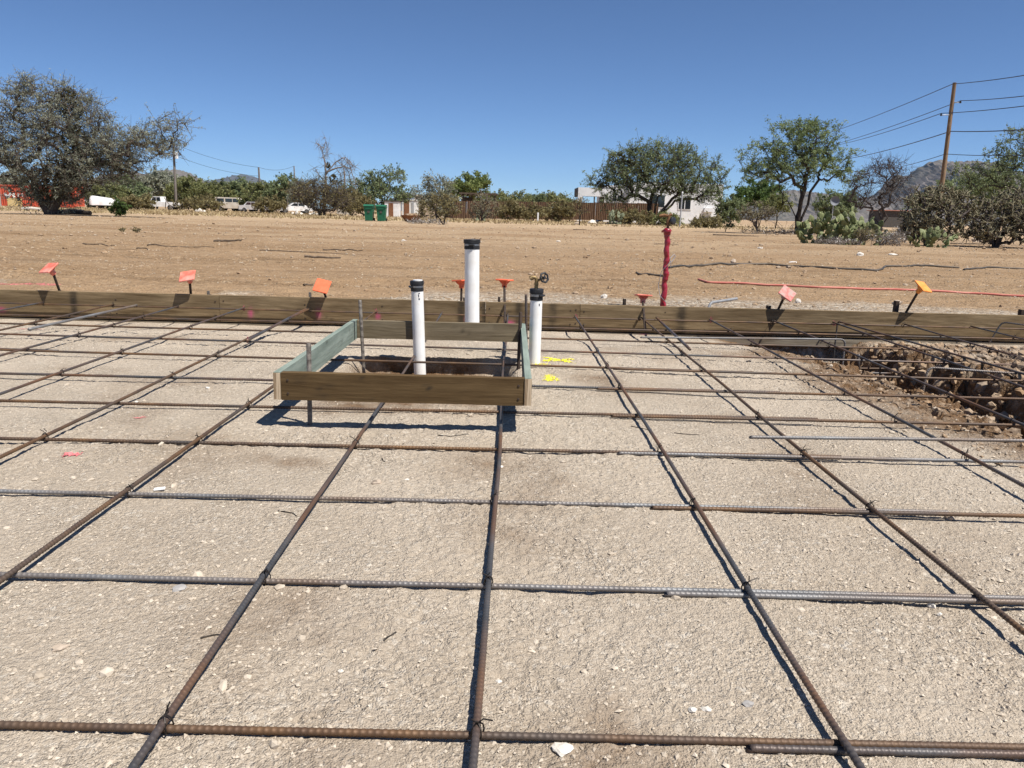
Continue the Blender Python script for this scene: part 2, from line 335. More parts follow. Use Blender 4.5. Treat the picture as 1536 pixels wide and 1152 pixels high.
def pad_brown(x, y):
    n = fbm(x * 2.3, y * 2.3, 71, 4)
    d = pit_depth(x, y)
    b = ss(0.02, 0.30, d + 0.25 * n + 0.12 * ss(1.35, 1.55, x) * ss(2.6, 3.2, y))
    b = np.maximum(b, 0.85 * ss(1.30, 1.70, x + 0.35 * n) * ss(1.5, 2.3, y + 0.5 * n) * ss(5.4, 4.8, y))
    ex = np.minimum(ss(-0.83, -0.66, x), ss(0.09, -0.06, x)) * np.minimum(ss(2.62, 3.0, y), ss(3.97, 3.90, y))
    b = np.maximum(b, ex * ss(-0.42, 0.1, n + 0.15))
    b = np.maximum(b, 0.65 * np.exp(-(((x + 0.62) / 0.09) ** 2 + ((y - 2.17) / 0.05) ** 2)))
    b = np.maximum(b, 0.12 * ss(0.15, 0.5, n))
    b = np.maximum(b * (1 - 0.30 * ss(2.4, 2.7, x) * ss(2.6, 3.4, y)), 0.75 * ss(2.2, 2.5, x) * ss(2.3, 2.8, y) * ss(4.9, 4.2, y + 0.6 * n) * ss(-0.3, 0.2, n + 0.15))
    return np.clip(b, 0, 1)
def graded(lo, hi, step0, grow, start):
    out = [start]; s = step0
    while out[-1] < hi: out.append(out[-1] + s); s *= grow
    return out
def grid_faces(nx, ny):
    i = np.arange(nx - 1)[None, :] + np.arange(ny - 1)[:, None] * nx
    return np.stack([i, i + 1, i + 1 + nx, i + nx], -1).reshape(-1, 4)
xs = list(np.arange(-3.3, 3.3001, 0.0112))
g = np.cumsum(0.0112 * 1.16 ** np.arange(1, 48)); g = g[g < 30]
xs = np.array(list(-3.3 - g[::-1]) + xs + list(3.3 + g))
ys = [0.5]
while ys[-1] < 5.56: ys.append(ys[-1] + (0.0085 if ys[-1] < 2.4 else 0.0125))
g = np.cumsum(0.0085 * 1.2 ** np.arange(1, 45)); g = g[g < 30]
ys = np.array(list(0.5 - g[::-1]) + ys); ys[-1] = 5.585
X, Y = np.meshgrid(xs, ys)
Z = pad_z(X, Y)
me = mesh_np('gravel_pad', np.stack([X, Y, Z], -1).reshape(-1, 3), grid_faces(len(xs), len(ys)), False,
             {'brown': pad_brown(X, Y).ravel(), 'gravel': np.zeros(X.size)})
tag(put('gravel_pad', me, M['pad']), kind='structure', label='compacted pale gravel building pad under the rebar grid')

def field_z(x, y):
    x = np.asarray(x, float); y = np.asarray(y, float)
    amp = ss(5.6, 7.5, y) * 0.9 + 0.1
    near = ss(160, 40, y)
    z = -0.02 + near * amp * (0.05 * fbm(x * 0.12, y * 0.25, 101, 3) + 0.035 * fbm(x * 0.5, y * 1.3, 103, 4) + 0.016 * fbm(x * 2.2, y * 4.5, 107, 4))
    patch = ss(-0.05, 0.22, fbm(x * 0.35, y * 0.9, 110, 3))
    z = z + ss(5.6, 6.2, y) * ss(60, 20, y) * ((0.008 + 0.034 * patch) * np.maximum(fbm(x * 6.5, y * 8, 109, 4), -0.2) + 0.006 * fbm(x * 14, y * 14, 111, 2))
    # tyre ruts dragged across the graded strip
    z = z - 0.035 * np.exp(-((y - 10.9 - 0.25 * fbm(x * 0.4, y * 0 + 3, 113, 2)) / 0.5) ** 2) * (0.6 + fbm(x * 3, y * 3, 115, 3)) * ss(6, 2, np.abs(x - 0.3))
    z = z + 0.02 * np.exp(-((y - 13.5) / 0.8) ** 2) * ss(-2, -5, x)
    return z
fx = list(np.arange(-7.0, 7.001, 0.034)); g = np.cumsum(0.034 * 1.07 ** np.arange(1, 200)); g = g[g < 16000]
fx = np.array(list(-7.0 - g[::-1]) + fx + list(7.0 + g))
fy = [5.63]
while fy[-1] < 16000: fy.append(fy[-1] + max(0.016, 0.0085 * (fy[-1] - 3.5)) * (1 if fy[-1] < 80 else 6))
fy = np.array([5.62, 5.625] + fy[0:])
X, Y = np.meshgrid(fx, fy); Z = field_z(X, Y); Z[0, :] = -0.7
gr = ss(-0.15, 0.1, fbm(X * 0.8, Y * 1.8, 121, 3) + 0.25 * np.exp(-((X - 2.6) / 1.2) ** 2) + 0.22 * np.exp(-((X + 0.3) / 1.0) ** 2) - 0.4 * ss(-1.2, -2.0, X)) * ss(8.0, 6.6, Y + 0.8 * vnoise(X * 2, Y * 2, 5))
br = 0.55 * ss(9, 24, Y + 6 * fbm(X * 0.1, Y * 0.2, 132, 3)) * ss(-0.3, 0.15, fbm(X * 0.25, Y * 0.7, 134, 4))  + 0.3 * ss(0.0, 0.3, fbm(X * 0.02, Y * 0.09, 131, 3)) * ss(25, 60, Y) + 0.8 * ss(42, 60, Y + 8 * fbm(X * .05, Y * .05, 133, 2)) * ss(170, 90, Y)
me = mesh_np('dirt_field', np.stack([X, Y, Z], -1).reshape(-1, 3), grid_faces(len(fx), len(fy)), True, {'brown': br.ravel(), 'gravel': gr.ravel()})
tag(put('dirt_field', me, M['dirt']), kind='structure', label='graded brown desert dirt field beyond the formwork')

# loose pebbles: uncountable, one object each
ICO_V = None
def ico():
    t = (1 + 5 ** 0.5) / 2
    V = np.array([(-1, t, 0), (1, t, 0), (-1, -t, 0), (1, -t, 0), (0, -1, t), (0, 1, t), (0, -1, -t), (0, 1, -t), (t, 0, -1), (t, 0, 1), (-t, 0, -1), (-t, 0, 1)], float)
    V /= np.linalg.norm(V[0])
    F = np.array([(0, 11, 5), (0, 5, 1), (0, 1, 7), (0, 7, 10), (0, 10, 11), (1, 5, 9), (5, 11, 4), (11, 10, 2), (10, 7, 6), (7, 1, 8), (3, 9, 4), (3, 4, 2), (3, 2, 6), (3, 6, 8), (3, 8, 9), (4, 9, 5), (2, 4, 11), (6, 2, 10), (8, 6, 7), (9, 8, 1)])
    return V, F
OCT_V = np.array([(1, 0, 0), (-1, 0, 0), (0, 1, 0), (0, -1, 0), (0, 0, 1), (0, 0, -1)], float)
OCT_F = np.array([(0, 2, 4), (2, 1, 4), (1, 3, 4), (3, 0, 4), (2, 0, 5), (1, 2, 5), (3, 1, 5), (0, 3, 5)])
def rocks(pos, size, base, flat=0.6, jit=0.35, seed=1):
    r = np.random.default_rng(seed); bv, bf = base; n, k = len(pos), len(bv)
    V = bv[None] * (1 + r.uniform(-jit, jit, (n, k, 1))) * np.stack([r.uniform(0.7, 1.35, n), r.uniform(0.7, 1.2, n), flat * r.uniform(0.7, 1.3, n)], -1)[:, None, :]
    a = r.uniform(0, 6.283, n); tl = r.uniform(-0.5, 0.5, n)
    c, s = np.cos(a)[:, None], np.sin(a)[:, None]; x, y, z = V[..., 0], V[..., 1], V[..., 2]
    ct, st = np.cos(tl)[:, None], np.sin(tl)[:, None]; y, z = y * ct - z * st, y * st + z * ct
    V = np.stack([x * c - y * s, x * s + y * c, z], -1) * size[:, None, None] + pos[:, None, :]
    F = (bf[None] + (np.arange(n) * k)[:, None, None]).reshape(-1, 3)
    return V.reshape(-1, 3), F
n = 75000
py = 0.72 + (5.4 - 0.72) * rng.random(n) ** 1.9; px = rng.uniform(-1, 1, n) * (0.55 + 0.74 * py)
keep = (fbm(px * 2.1, py * 2.1, 201, 3) + rng.uniform(-0.5, 0.5, n) + 0.25 * ss(0.2, 1.2, px) > -0.12) & (pad_brown(px, py) < rng.random(n) * 0.8 + 0.15); px, py = px[keep], py[keep]
sz = 0.0010 + 0.0040 * rng.random(len(px)) ** 3.6; sz *= 1 + 0.5 * ss(0.3, 1.3, px)
V, F = rocks(np.stack([px, py, pad_z(px, py) + sz * 0.15], -1), sz, (OCT_V, OCT_F), 0.7, 0.3, 3)
tag(put('gravel', mesh_np('gravel', V, F), M['stone']), kind='stuff', label='loose fine gravel scattered over the pad')
n = 300
py = 0.75 + 4.5 * rng.random(n) ** 1.5; px = rng.uniform(-1, 1, n) * (0.55 + 0.74 * py)
sz = 0.005 + 0.008 * rng.random(n) ** 3
V, F = rocks(np.stack([px, py, pad_z(px, py) + sz * 0.05], -1), sz, ico(), 0.6, 0.22, 5)
tag(put('pebbles', mesh_np('pebbles', V, F), M['stone']), kind='stuff', label='small stones lying on the gravel pad')
# clods in the trench and along its broken side
n = 6000
px = np.where(rng.random(n) < 0.5, rng.normal(2.30, 0.22, n), rng.uniform(1.55, 3.4, n)); py = rng.uniform(2.3, 5.35, n)
sz = (0.003 + 0.030 * rng.random(n) ** 4.0) * (0.45 + 0.55 * ss(1.8, 2.2, px))
V, F = rocks(np.stack([px, py, pad_z(px, py) + sz * 0.1], -1), sz, ico(), 0.8, 0.40, 9)
tag(put('clods', mesh_np('clods', V, F), M['clod']), kind='stuff', label='dry soil clods broken along the footing trench')
# pebbles and crumbs on the field
n = 11000
py = 5.7 * (45 / 5.7) ** rng.random(n); px = rng.uniform(-1, 1, n) * 0.75 * py
gk = np.exp(-((px - 2.6) / 1.2) ** 2) + np.exp(-((px + 0.2) / 1.1) ** 2) * 0.7
nearg = (py < 7.8)
keep = ~nearg | (rng.random(n) < 0.15 + 0.9 * gk); px, py = px[keep], py[keep]
sz = (0.0016 + 0.0016 * rng.random(len(px)) ** 3) * py ** 0.75
V, F = rocks(np.stack([px, py, field_z(px, py) + sz * 0.1], -1), sz, (OCT_V, OCT_F), 0.6, 0.3, 13)
tag(put('field_gravel', mesh_np('field_gravel', V, F), M['field_stone']), kind='stuff', label='crumbs of gravel strewn over the dirt field')
n = 3000
py = 6.2 * (45 / 6.2) ** rng.random(n); px = rng.uniform(-1, 1, n) * 0.75 * py
keep = fbm(px * 0.5, py * 1.1, 211, 3) + rng.uniform(-.35, .35, n) > 0.05; px, py = px[keep], py[keep]
sz = (0.0018 + 0.0045 * rng.random(len(px)) ** 4) * py ** 0.8
V, F = rocks(np.stack([px, py, field_z(px, py) + sz * 0.1], -1), sz, ico(), 0.7, 0.25, 17)
tag(put('dirt_crumbs', mesh_np('dirt_crumbs', V, F), M['clod']), kind='stuff', label='brown dirt clods along the graded strip')

# ------------------------------------------------------------------ rebar mat
def proj(p):
    d = np.array(p, float) - [0, 0, CAM_H]; w = d @ FW
    return (768 + FPX * (d @ R2) / w, 576 - FPX * (d @ U2) / w, w)
BAR_R = 0.0057
def tube_np(P, r, n=8, shear=0.0):
    P = np.asarray(P, float); r = np.asarray(r, float); m = len(P)
    T = np.gradient(P, axis=0); T /= np.linalg.norm(T, axis=1)[:, None]
    ref = np.array([0, 0, 1.0]) if abs(T[0, 2]) < 0.9 else np.array([0, 1.0, 0])
    A = np.cross(T, ref); A /= np.linalg.norm(A, axis=1)[:, None]; B = np.cross(A, T)
    th = 2 * np.pi * np.arange(n) / n
    V = P[:, None] + r[:, None, None] * (np.cos(th)[None, :, None] * A[:, None] + np.sin(th)[None, :, None] * B[:, None])
    if shear: V = V + T[:, None] * (shear * np.abs(np.cos(th * 1.0 + 0.5)) * np.sign(np.sin(th + 0.5)))[None, :, None]
    i = np.arange(m - 1)[:, None] * n; k = np.arange(n)[None, :]; k2 = (k + 1) % n
    F = np.stack([i + k, i + k2, i + n + k2, i + n + k], -1).reshape(-1, 4)
    return V.reshape(-1, 3), F
def polypath(P, step):
    P = np.asarray(P, float); d = np.r_[0, np.cumsum(np.linalg.norm(np.diff(P, axis=0), axis=1))]
    s = np.arange(0, d[-1] + step * .5, step); s[-1] = d[-1]
    return np.stack([np.interp(s, d, P[:, j]) for j in range(3)], -1), s
def bend(P, rad=0.035, n=6):        # round the corners of a polyline
    out = [np.array(P[0], float)]
    for a, b, c in zip(P[:-2], P[1:-1], P[2:]):
        a, b, c = (np.array(q, float) for q in (a, b, c)); u = (a - b) / np.linalg.norm(a - b); v = (c - b) / np.linalg.norm(c - b)
        for t in np.linspace(0, 1, n): out.append((1 - t) ** 2 * (b + u * rad) + 2 * t * (1 - t) * b + t * t * (b + v * rad))
    out.append(np.array(P[-1], float)); return np.array(out)
def rebar(P, label, mt, ribbed=True, seed=0, wob=0.004, group='rebar of the slab mat', r=BAR_R):
    if ribbed:
        D_ = np.asarray(P, float); dl = np.r_[0, np.cumsum(np.linalg.norm(np.diff(D_, axis=0), axis=1))]
        s = (np.arange(0, dl[-1] - 0.011, 0.0105)[:, None] + np.array([0.0, 0.0052, 0.0066, 0.0091])[None]).ravel()
        Q = np.stack([np.interp(s, dl, D_[:, j]) for j in range(3)], -1); rr = np.tile(np.array([0.96, 0.96, 1.07, 1.07]) * r, len(s) // 4)
    else:
        Q, s = polypath(P, 0.06); rr = np.full(len(s), r)
    if wob:
        Q = Q + wob * np.stack([fbm(s * 0.9, s * 0 + seed * 7.7, seed, 2), fbm(s * 0.9, s * 0 + seed * 3.1, seed + 50, 2), 0.8 * fbm(s * 0.9, s * 0 + seed * 5.3, seed + 90, 2)], -1)
    Q = np.concatenate([Q[:1], Q, Q[-1:]]) ; Q[0] -= (Q[2] - Q[1]) * 1e-3; Q[-1] += (Q[-2] - Q[-3]) * 1e-3
    rr = np.r_[0.0005, rr, 0.0005]
    V, F = tube_np(Q, rr, 8, 0.004 if ribbed else 0.0)
    c = np.array(P[0], float)
    o = put('rebar', mesh_np('rebar', V - c, F, True), M[mt]); o.location = c
    return tag(o, label, 'rebar', group)

COLS = [(-3.36, 'rebar', 'long rebar reaching the form under the leftmost cap'),
        (-2.86, 'rebar_rust', 'rusty long rebar ending beside the lapped bar left on the form'),
        (-2.385, 'rebar', 'dark long rebar ending on the form by the second cap from left'),
        (-1.918, 'rebar', 'dark long rebar ending at the big pink spray mark on the form'),
        (-1.440, 'rebar_rust', 'rust streaked long rebar ending below the diamond-tilted orange cap'),
        (-0.962, 'rebar_rust', 'brown long rebar passing just left of the tub box'),
        (-0.473, 'rebar', 'dark long rebar running under the tub box by the front pipe'),
        (-0.010, 'rebar', 'long rebar near the middle, under the box at its right side'),
        (0.487, 'rebar', 'long rebar right of the box and the yellow paint'),
        (0.945, 'rebar_rust', 'rusty long rebar crossing the overlapped bars in front of the red riser'),
        (1.462, 'rebar', 'dark long rebar along the left lip of the trench'),
        (1.91, 'rebar', 'dark long rebar over the middle of the trench'),
        (2.36, 'rebar', 'long rebar over the broken right lip of the trench'),
        (2.86, 'rebar', 'long rebar ending below the orange-yellow cap'),
        (3.36, 'rebar', 'long rebar at the far right end of the mat')]
COL_X = []
for i, (cx, mt, lb) in enumerate(COLS):
    yend = 5.545
    P = [(cx + 0.004 * math.sin(i), -1.0, 0.0067), (cx, 2.6, 0.0067), (cx + 0.012 * math.sin(3 * i), yend, 0.009)]
    if i == 7: P = [(-0.050, -1.0, 0.0067), (-0.033, 1.0, 0.0067), (-0.022, 2.2, 0.0067), (-0.012, 5.545, 0.0067)]
    rebar(P, lb, mt, ribbed=(abs(cx) < 2.0), seed=i + 1, wob=0.007)
    COL_X.append(cx)
ROWPX = [((0, 1088), (1536, 1121)), ((0, 862), (1536, 898)), ((0, 737), (1536, 771)), ((0, 658), (1536, 691)), ((0, 601), (1351, 632)),
         ((0, 560), (1270, 591)), ((0, 524.5), (1213, 561)), ((0, 501), (1166, 536.7)), ((0, 485), (1127, 516.7)), ((0, 472), (1300, 503)), ((0, 454.5), (1430, 485))]
ORD = ['first', 'second', 'third', 'fourth', 'fifth', 'sixth', 'seventh', 'eighth', 'ninth', 'tenth', 'eleventh']
ROWS = []
for (a, b) in ROWPX:
    A, B = atz(*a, -0.0067), atz(*b, -0.0067); k = (B[1] - A[1]) / (B[0] - A[0]); ROWS.append((A[1] - k * A[0], k))
ROWS[10] = (5.545, 0.0)
def rowY(i, x): return ROWS[i][0] + ROWS[i][1] * x
def imx(i, x):                    # world x of a photo column on a cross bar
    return float(atz(x, 0.5 * (ROWPX[i][0][1] + ROWPX[i][1][1]), -0.0067)[0])
LAPA = {1: 1525, 2: 1403, 3: 1250, 4: 1208, 5: 1152, 6: 1107}
LAPB = {0: 1115, 1: 994, 2: 974, 3: 925, 4: 914, 5: 892, 6: 913}
RMAT = ['rebar_rust', 'rebar_grey', 'rebar_grey', 'rebar_rust', 'rebar_rust', 'rebar', 'rebar_rust', 'rebar', 'rebar_rust', 'rebar_rust', 'rebar_rust']
BMAT = {0: 'rebar', 1: 'rebar_grey', 2: 'rebar_rust', 3: 'rebar_grey', 4: 'rebar_rust', 5: 'rebar_rust', 6: 'rebar_rust'}
for i in range(11):
    x1 = imx(i, LAPA[i]) if i in LAPA else 4.3
    z = -0.0067 if i < 10 else 0.0
    dz = 0.0
    P = [(-4.3, rowY(i, -4.3), z), (0.0, rowY(i, 0.0), z), (x1, rowY(i, x1), z)]
    if i == 10: P = [(-4.3, 5.553, -0.005), (4.3, 5.553, -0.005)]
    nm = 'cross rebar tied along the form at the far ends of the long bars' if i == 10 else f'{ORD[i]} cross rebar counted back from the camera'
    if i == 9: nm = 'cross rebar hanging just in front of the form boards'
    rebar(P, nm, RMAT[i], ribbed=i < 6, seed=20 + i, wob=0.003)
    if i in LAPB:
        x0 = imx(i, LAPB[i])
        rebar([(x0, rowY(i, x0) - 0.0145, z), (4.3, rowY(i, 4.3) - 0.0145, z)], f'overlapping rebar in front of the {ORD[i]} cross bar, starting right of the middle',
              BMAT[i], ribbed=i < 6, seed=40 + i, wob=0.002, group='overlapping rebar lengths')
x1 = imx(6, 33)
rebar([(-4.3, rowY(6, -4.3) + 0.015, -0.006), (x1, rowY(6, x1) + 0.015, -0.006)], 'short overlapping rebar behind the seventh cross bar at the left edge', 'rebar', False, 61, 0.002, 'overlapping rebar lengths')
rebar([(0.765, 2.318, 0.055), (4.3, 2.44, 0.06)], 'loose clean rebar lying raised above the mat toward the trench', 'rebar_grey', True, 62, 0.004, 'overlapping rebar lengths')
# doubled lengths at the form
for a, b, lb, mt in [((205, 458), (43, 494), 'thick grey rebar lapped beside the rusty bar, left of the second cap', 'rebar_grey'),
                 ((468, 459), (370, 511), 'dark rebar lapped on a long bar below the diamond-tilted cap', 'rebar'),
                 ((981, 473), (1035, 524), 'short black rebar lapped in front of the red riser', 'rebar')]:
    A, B = atz(*a, 0.012), atz(*b, 0.012)
    if A[1] > 5.54: A = B + (A - B) * (5.54 - B[1]) / (A[1] - B[1])
    rebar([A, B], lb, mt, False, 70 + int(a[0]), 0.0, 'overlapping rebar lengths', r=0.0085)
# bars bent down into the trench
def hooked(P, label, mt): rebar(bend(P), label, mt, True, 0, 0.0, 'hooked rebar over the trench')
A = atz(961, 506, 0.021); B = atz(1268, 509, 0.021)
hooked([A, B, B + [0.004, 0.0, -0.30]], 'hooked rebar lying along the form and bent down into the trench', 'rebar_grey')
C_ = aty(1392, 551, 3.78); D_ = aty(1536, 561, 3.70)
hooked([D_ + (D_ - C_) * 3.5, D_, C_, C_ + [-0.035, -0.03, -0.30]], 'clean hooked rebar entering from the right and bent down', 'rebar_grey')
hooked([(2.52, 3.4, 0.025), (2.372, 5.52, 0.022), (2.375, 5.525, -0.30)], 'thick long rebar hooked down at the form beside the pink tie', 'rebar')
A = aty(1503, 483, 5.45)
hooked([A + [0.9, -1.2, -0.03], A, A + [-0.07, 0.0, -0.16]], 'bent black rebar hooked down at the right end of the form', 'rebar')
rebar([aty(1262, 566, 4.35), aty(1545, 694, 3.0)], 'lower rebar hanging inside the trench along its length', 'rebar', True, 81, 0.004, 'rebar inside the trench')
rebar([aty(1205, 552, 4.75), aty(1330, 553, 4.75)], 'thin rusty rebar across the trench floor', 'rebar_rust', False, 82, 0.0, 'rebar inside the trench')
rebar([aty(1255, 559, 4.6), aty(1336, 560, 4.6)], 'short dark rebar across the middle of the trench', 'rebar', False, 83, 0.0, 'rebar inside the trench')
for k, (x, y0, y1, Yd, lb) in enumerate([(1213, 535, 562, 4.7, 'short dark rebar dowel standing at the left of the trench'), (1288, 531, 561, 4.7, 'short dark rebar dowel standing in the middle of the trench'),
                              (1338, 520, 538, 5.2, 'stubby rusty dowel standing in the trench by the form')]):
    rebar([aty(x, y1, Yd), aty(x, y0, Yd)], lb, 'rebar' if k < 2 else 'rebar_rust', False, 84 + k, 0.0, 'rebar inside the trench', r=0.008)
a = aty(791, 505, 4.05); b = aty(789, 441, 4.05); a[2] = -0.06
rebar([a, b], 'dark upright ribbed rebar dowel just left of the valve pipe', 'rebar', True, 88, 0.0, 'upright rebar dowels', r=0.007)

# wire ties at the crossings
def tie_mesh(k):
    r = np.random.default_rng(500 + k); m = MB(); R = 0.0105
    d = np.array([math.cos(0.8), math.sin(0.8), 0]); P = []
    for t in np.linspace(0, 2 * math.pi, 11):
        P.append(d * math.cos(t) * R * 1.05 + np.array([0, 0, math.sin(t) * 0.0145]))
    m.tube(P, 0.0013, 5, False)
    d2 = np.array([math.cos(2.3), math.sin(2.3), 0]); P = [d2 * math.cos(t) * R + np.array([0, 0, math.sin(t) * 0.0148]) for t in np.linspace(0, 2 * math.pi, 11)]
    m.tube(P, 0.0013, 5, False)
    for s in (0, 1):
        a = r.uniform(0, 6.28); L = r.uniform(0.008, 0.026); e = np.array([math.cos(a), math.sin(a), r.uniform(0.3, 1.0)]); e /= np.linalg.norm(e)
        p0 = np.array([0, 0, 0.0142]); m.tube([p0, p0 + e * L * 0.5 + r.normal(0, 0.002, 3), p0 + e * L + r.normal(0, 0.005, 3)], 0.0012, 5)
    me = bpy.data.meshes.new('wire_tie'); me.from_pydata(m.v, [], m.f); return me
TM = [tie_mesh(k) for k in range(5)]; TMP = [t.copy() for t in TM]
for t in TM: t.materials.append(M['tie'])
for t in TMP: t.materials.append(M['tie_pink'])
CN = ['bar under the leftmost cap', 'rusty bar by the left lap', 'bar at the second cap', 'bar at the pink form mark', 'bar below the diamond cap', 'bar left of the box',
      'bar under the front pipe', 'middle long bar', 'bar by the yellow paint', 'bar facing the red riser', 'bar on the trench lip', 'bar over mid trench', 'bar over the right lip', 'bar at the orange cap', 'last long bar']
PINK = {(10, 8), (10, 12), (10, 5), (7, 4), (10, 3), (10, 10)}
for j in range(11):
    for i, cx in enumerate(COL_X):
        yy = rowY(j, cx); u, v, w = proj((cx, yy, 0))
        if yy < 0.8 or w < 0 or not (-10 < u < 1546 and v < 1150): continue
        if -0.75 < cx < 0.05 and 2.6 < yy < 3.85: continue
        if (i * 7 + j * 5) % 4 == 0 and (j, i) not in PINK: continue
        xx = cx + (0.0 if i != 7 else -0.012 - 0.008 * (3 - yy) / 2)
        pk = (j, i) in PINK
        o = put('wire_tie', (TMP if pk else TM)[(i * 3 + j) % 5]); o.location = (xx, yy, 0.0); o.rotation_euler = (0, 0, 1.57 * ((i + j) % 4) + 0.2 * i)
        rn = 'form-side cross bar' if j == 10 else ('hanging cross bar' if j == 9 else f'{ORD[j]} cross bar')
        tag(o, f"{'pink' if pk else 'black'} tie where {rn} meets the {CN[i]}", 'wire tie', 'wire ties at the rebar crossings')

# ------------------------------------------------------------------ boards
def plank(L, H, T, mt, parent, seed=0, dark_marks=(), pinks=(), label=None, name='plank', wob=0.002):
    """board along local x, centred; both wide faces carry a fine grid"""
    nx, nz = max(2, int(L / 0.016)), max(2, int(H / 0.010))
    xs_ = np.linspace(-L / 2, L / 2, nx + 1); zs_ = np.linspace(-H / 2, H / 2, nz + 1)
    X, Z = np.meshgrid(xs_, zs_); n = X.size
    e = wob * fbm(X * 2 + seed, Z * 0 + seed, seed, 3); edge = wob * 0.8 * fbm(X * 6 + seed * 3, Z * 0, seed + 9, 3) * (np.abs(Z) / (H / 2)) ** 4
    Vf = np.stack([X, -T / 2 + e, Z + edge], -1).reshape(-1, 3); Vb = np.stack([X, T / 2 + e, Z + edge], -1).reshape(-1, 3)
    F = grid_faces(nx + 1, nz + 1); Fb = F[:, ::-1] + n
    top = np.arange(nx + 1) + nz * (nx + 1); bot = np.arange(nx + 1); lf = np.arange(nz + 1) * (nx + 1); rt = lf + nx
    def strip(a, b): return np.stack([a[:-1], a[1:], b[1:], b[:-1]], -1)
    F = np.concatenate([F, Fb, strip(top, top + n), strip(bot + n, bot), strip(lf, lf + n), strip(rt + n, rt)])
    V = np.concatenate([Vf, Vb])
    st = np.zeros(n); pk = np.zeros(n); x, z = X.ravel(), Z.ravel(); rk = np.random.default_rng(seed)
    dark_marks = list(dark_marks) + [(rk.uniform(-L / 2, L / 2), rk.uniform(-.4, .4) * H, rk.uniform(.008, .02), rk.uniform(.004, .010), rk.uniform(.25, .6)) for _ in range(int(3 + 3 * L))]
    for (sx, sz, rx, rz, a) in dark_marks:
        st = np.maximum(st, a * np.exp(-(np.abs((x - sx) / rx) ** 3 + np.abs((z - sz) / rz) ** 3)) * np.clip(0.9 + 0.9 * fbm(x * 30, z * 30, seed + 3, 2), 0, 1))
    for (sx, sz, rx, rz, a) in pinks:
        pk = np.maximum(pk, a * np.exp(-(((x - sx) / rx) ** 2 + ((z - sz) / rz) ** 2)))
    me = mesh_np(name, V, F, False, {'stain': np.r_[st, st * 0], 'pink': np.r_[pk, pk * 0]})
    o = put(name, me, M[mt], parent)
    if label: o['label'] = label
    return o
FY, TOPZ = 5.58, 0.088
form = empty('edge_form', (0, FY + 0.019, TOPZ), 'long weathered wooden edge form of stacked boards across the pad', 'formwork')
def formx(px): return float(aty(px, 470, FY)[0])
JX = [-7.5, formx(330), formx(728), formx(870), 7.5]
bandx = [(formx(112), 0.028, 0.9), (formx(692), 0.03, 0.85), (formx(727), 0.022, 0.8), (formx(778), 0.026, 0.8), (formx(829), 0.03, 0.65), (formx(1022), 0.034, 0.8), (formx(636), .02, .3)]  # soft dark upright bands painted on the upper board faces
pkx = [(formx(376), -0.03, 0.016, 0.034, 0.65), (formx(478), -0.02, 0.018, 0.034, 0.5), (formx(567), -0.03, 0.016, 0.022, 0.65), (formx(765), -0.05, 0.03, 0.016, 0.7), (formx(2), -0.05, 0.03, .02, .6), (formx(700), -.03, .012, .02, .5)]
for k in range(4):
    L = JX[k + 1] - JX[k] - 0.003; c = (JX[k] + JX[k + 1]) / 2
    o = plank(L, 0.19, 0.038, 'wood_form', form, 300 + k, [(sx - c, 0.0, rx, 0.2, a) for sx, rx, a in bandx if JX[k] < sx < JX[k + 1]],
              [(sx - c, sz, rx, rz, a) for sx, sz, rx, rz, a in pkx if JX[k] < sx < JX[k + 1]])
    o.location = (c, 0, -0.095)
JL = [-7.5, formx(500), formx(876), 7.5]
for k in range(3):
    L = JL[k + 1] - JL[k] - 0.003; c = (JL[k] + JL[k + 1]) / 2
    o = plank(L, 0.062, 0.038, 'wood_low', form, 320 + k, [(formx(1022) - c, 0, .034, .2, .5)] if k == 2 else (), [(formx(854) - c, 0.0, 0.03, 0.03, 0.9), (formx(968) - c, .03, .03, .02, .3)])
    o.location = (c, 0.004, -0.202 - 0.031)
m = MB().box((0, 0.055, -0.10), (15, 0.012, 0.02)); m.build('waler_strip', M['stake_dark'], form)

# steel stakes behind the form whose heads show over the top board
def angle_stake(loc, h, rz, mt, label, wid=0.03):
    m = MB(); m.box((0, 0, h / 2 - 0.35), (wid, 0.005, h + 0.7), bev=0.001); m.box((-wid / 2 + 0.0025, 0.0175, h / 2 - 0.35), (0.005, 0.03, h + 0.7), bev=0.001)
    o = m.build('form_stake', M[mt]); o.location = loc; o.rotation_euler = (0, 0, rz); return tag(o, label, 'stake', 'stakes behind the form')
for px, py, mt, lb, w in [(314, 436, 'steel_stake', 'small grey stake head over the form right of the second cap', 0.02), (466, 438, 'steel_stake', 'small tan stake head over the form left of the diamond-tilted cap', .02),
                      (697, 446, 'stake_dark', 'dark stake head beside the tall white pipe behind the form', .018), (749, 445, 'stake_dark', 'short dark red stake head left of the upright cap stake', .016),
                      (937, 448, 'stake_dark', 'small black stake head over the form left of the red riser', .018), (1153, 458, 'stake_dark', 'black square stake head left of the worn red cap', .025),
                      (1345, 451, 'stake_dark', 'black angle stake standing over the form left of the orange-yellow cap', .028), (1533, 464, 'stake_dark', 'black stake at the right end of the form', .035)]:
    p = aty(px, py, 5.66); angle_stake((p[0], 5.64, TOPZ), max(0.012, p[2] - TOPZ), 0.1, mt, lb, w)

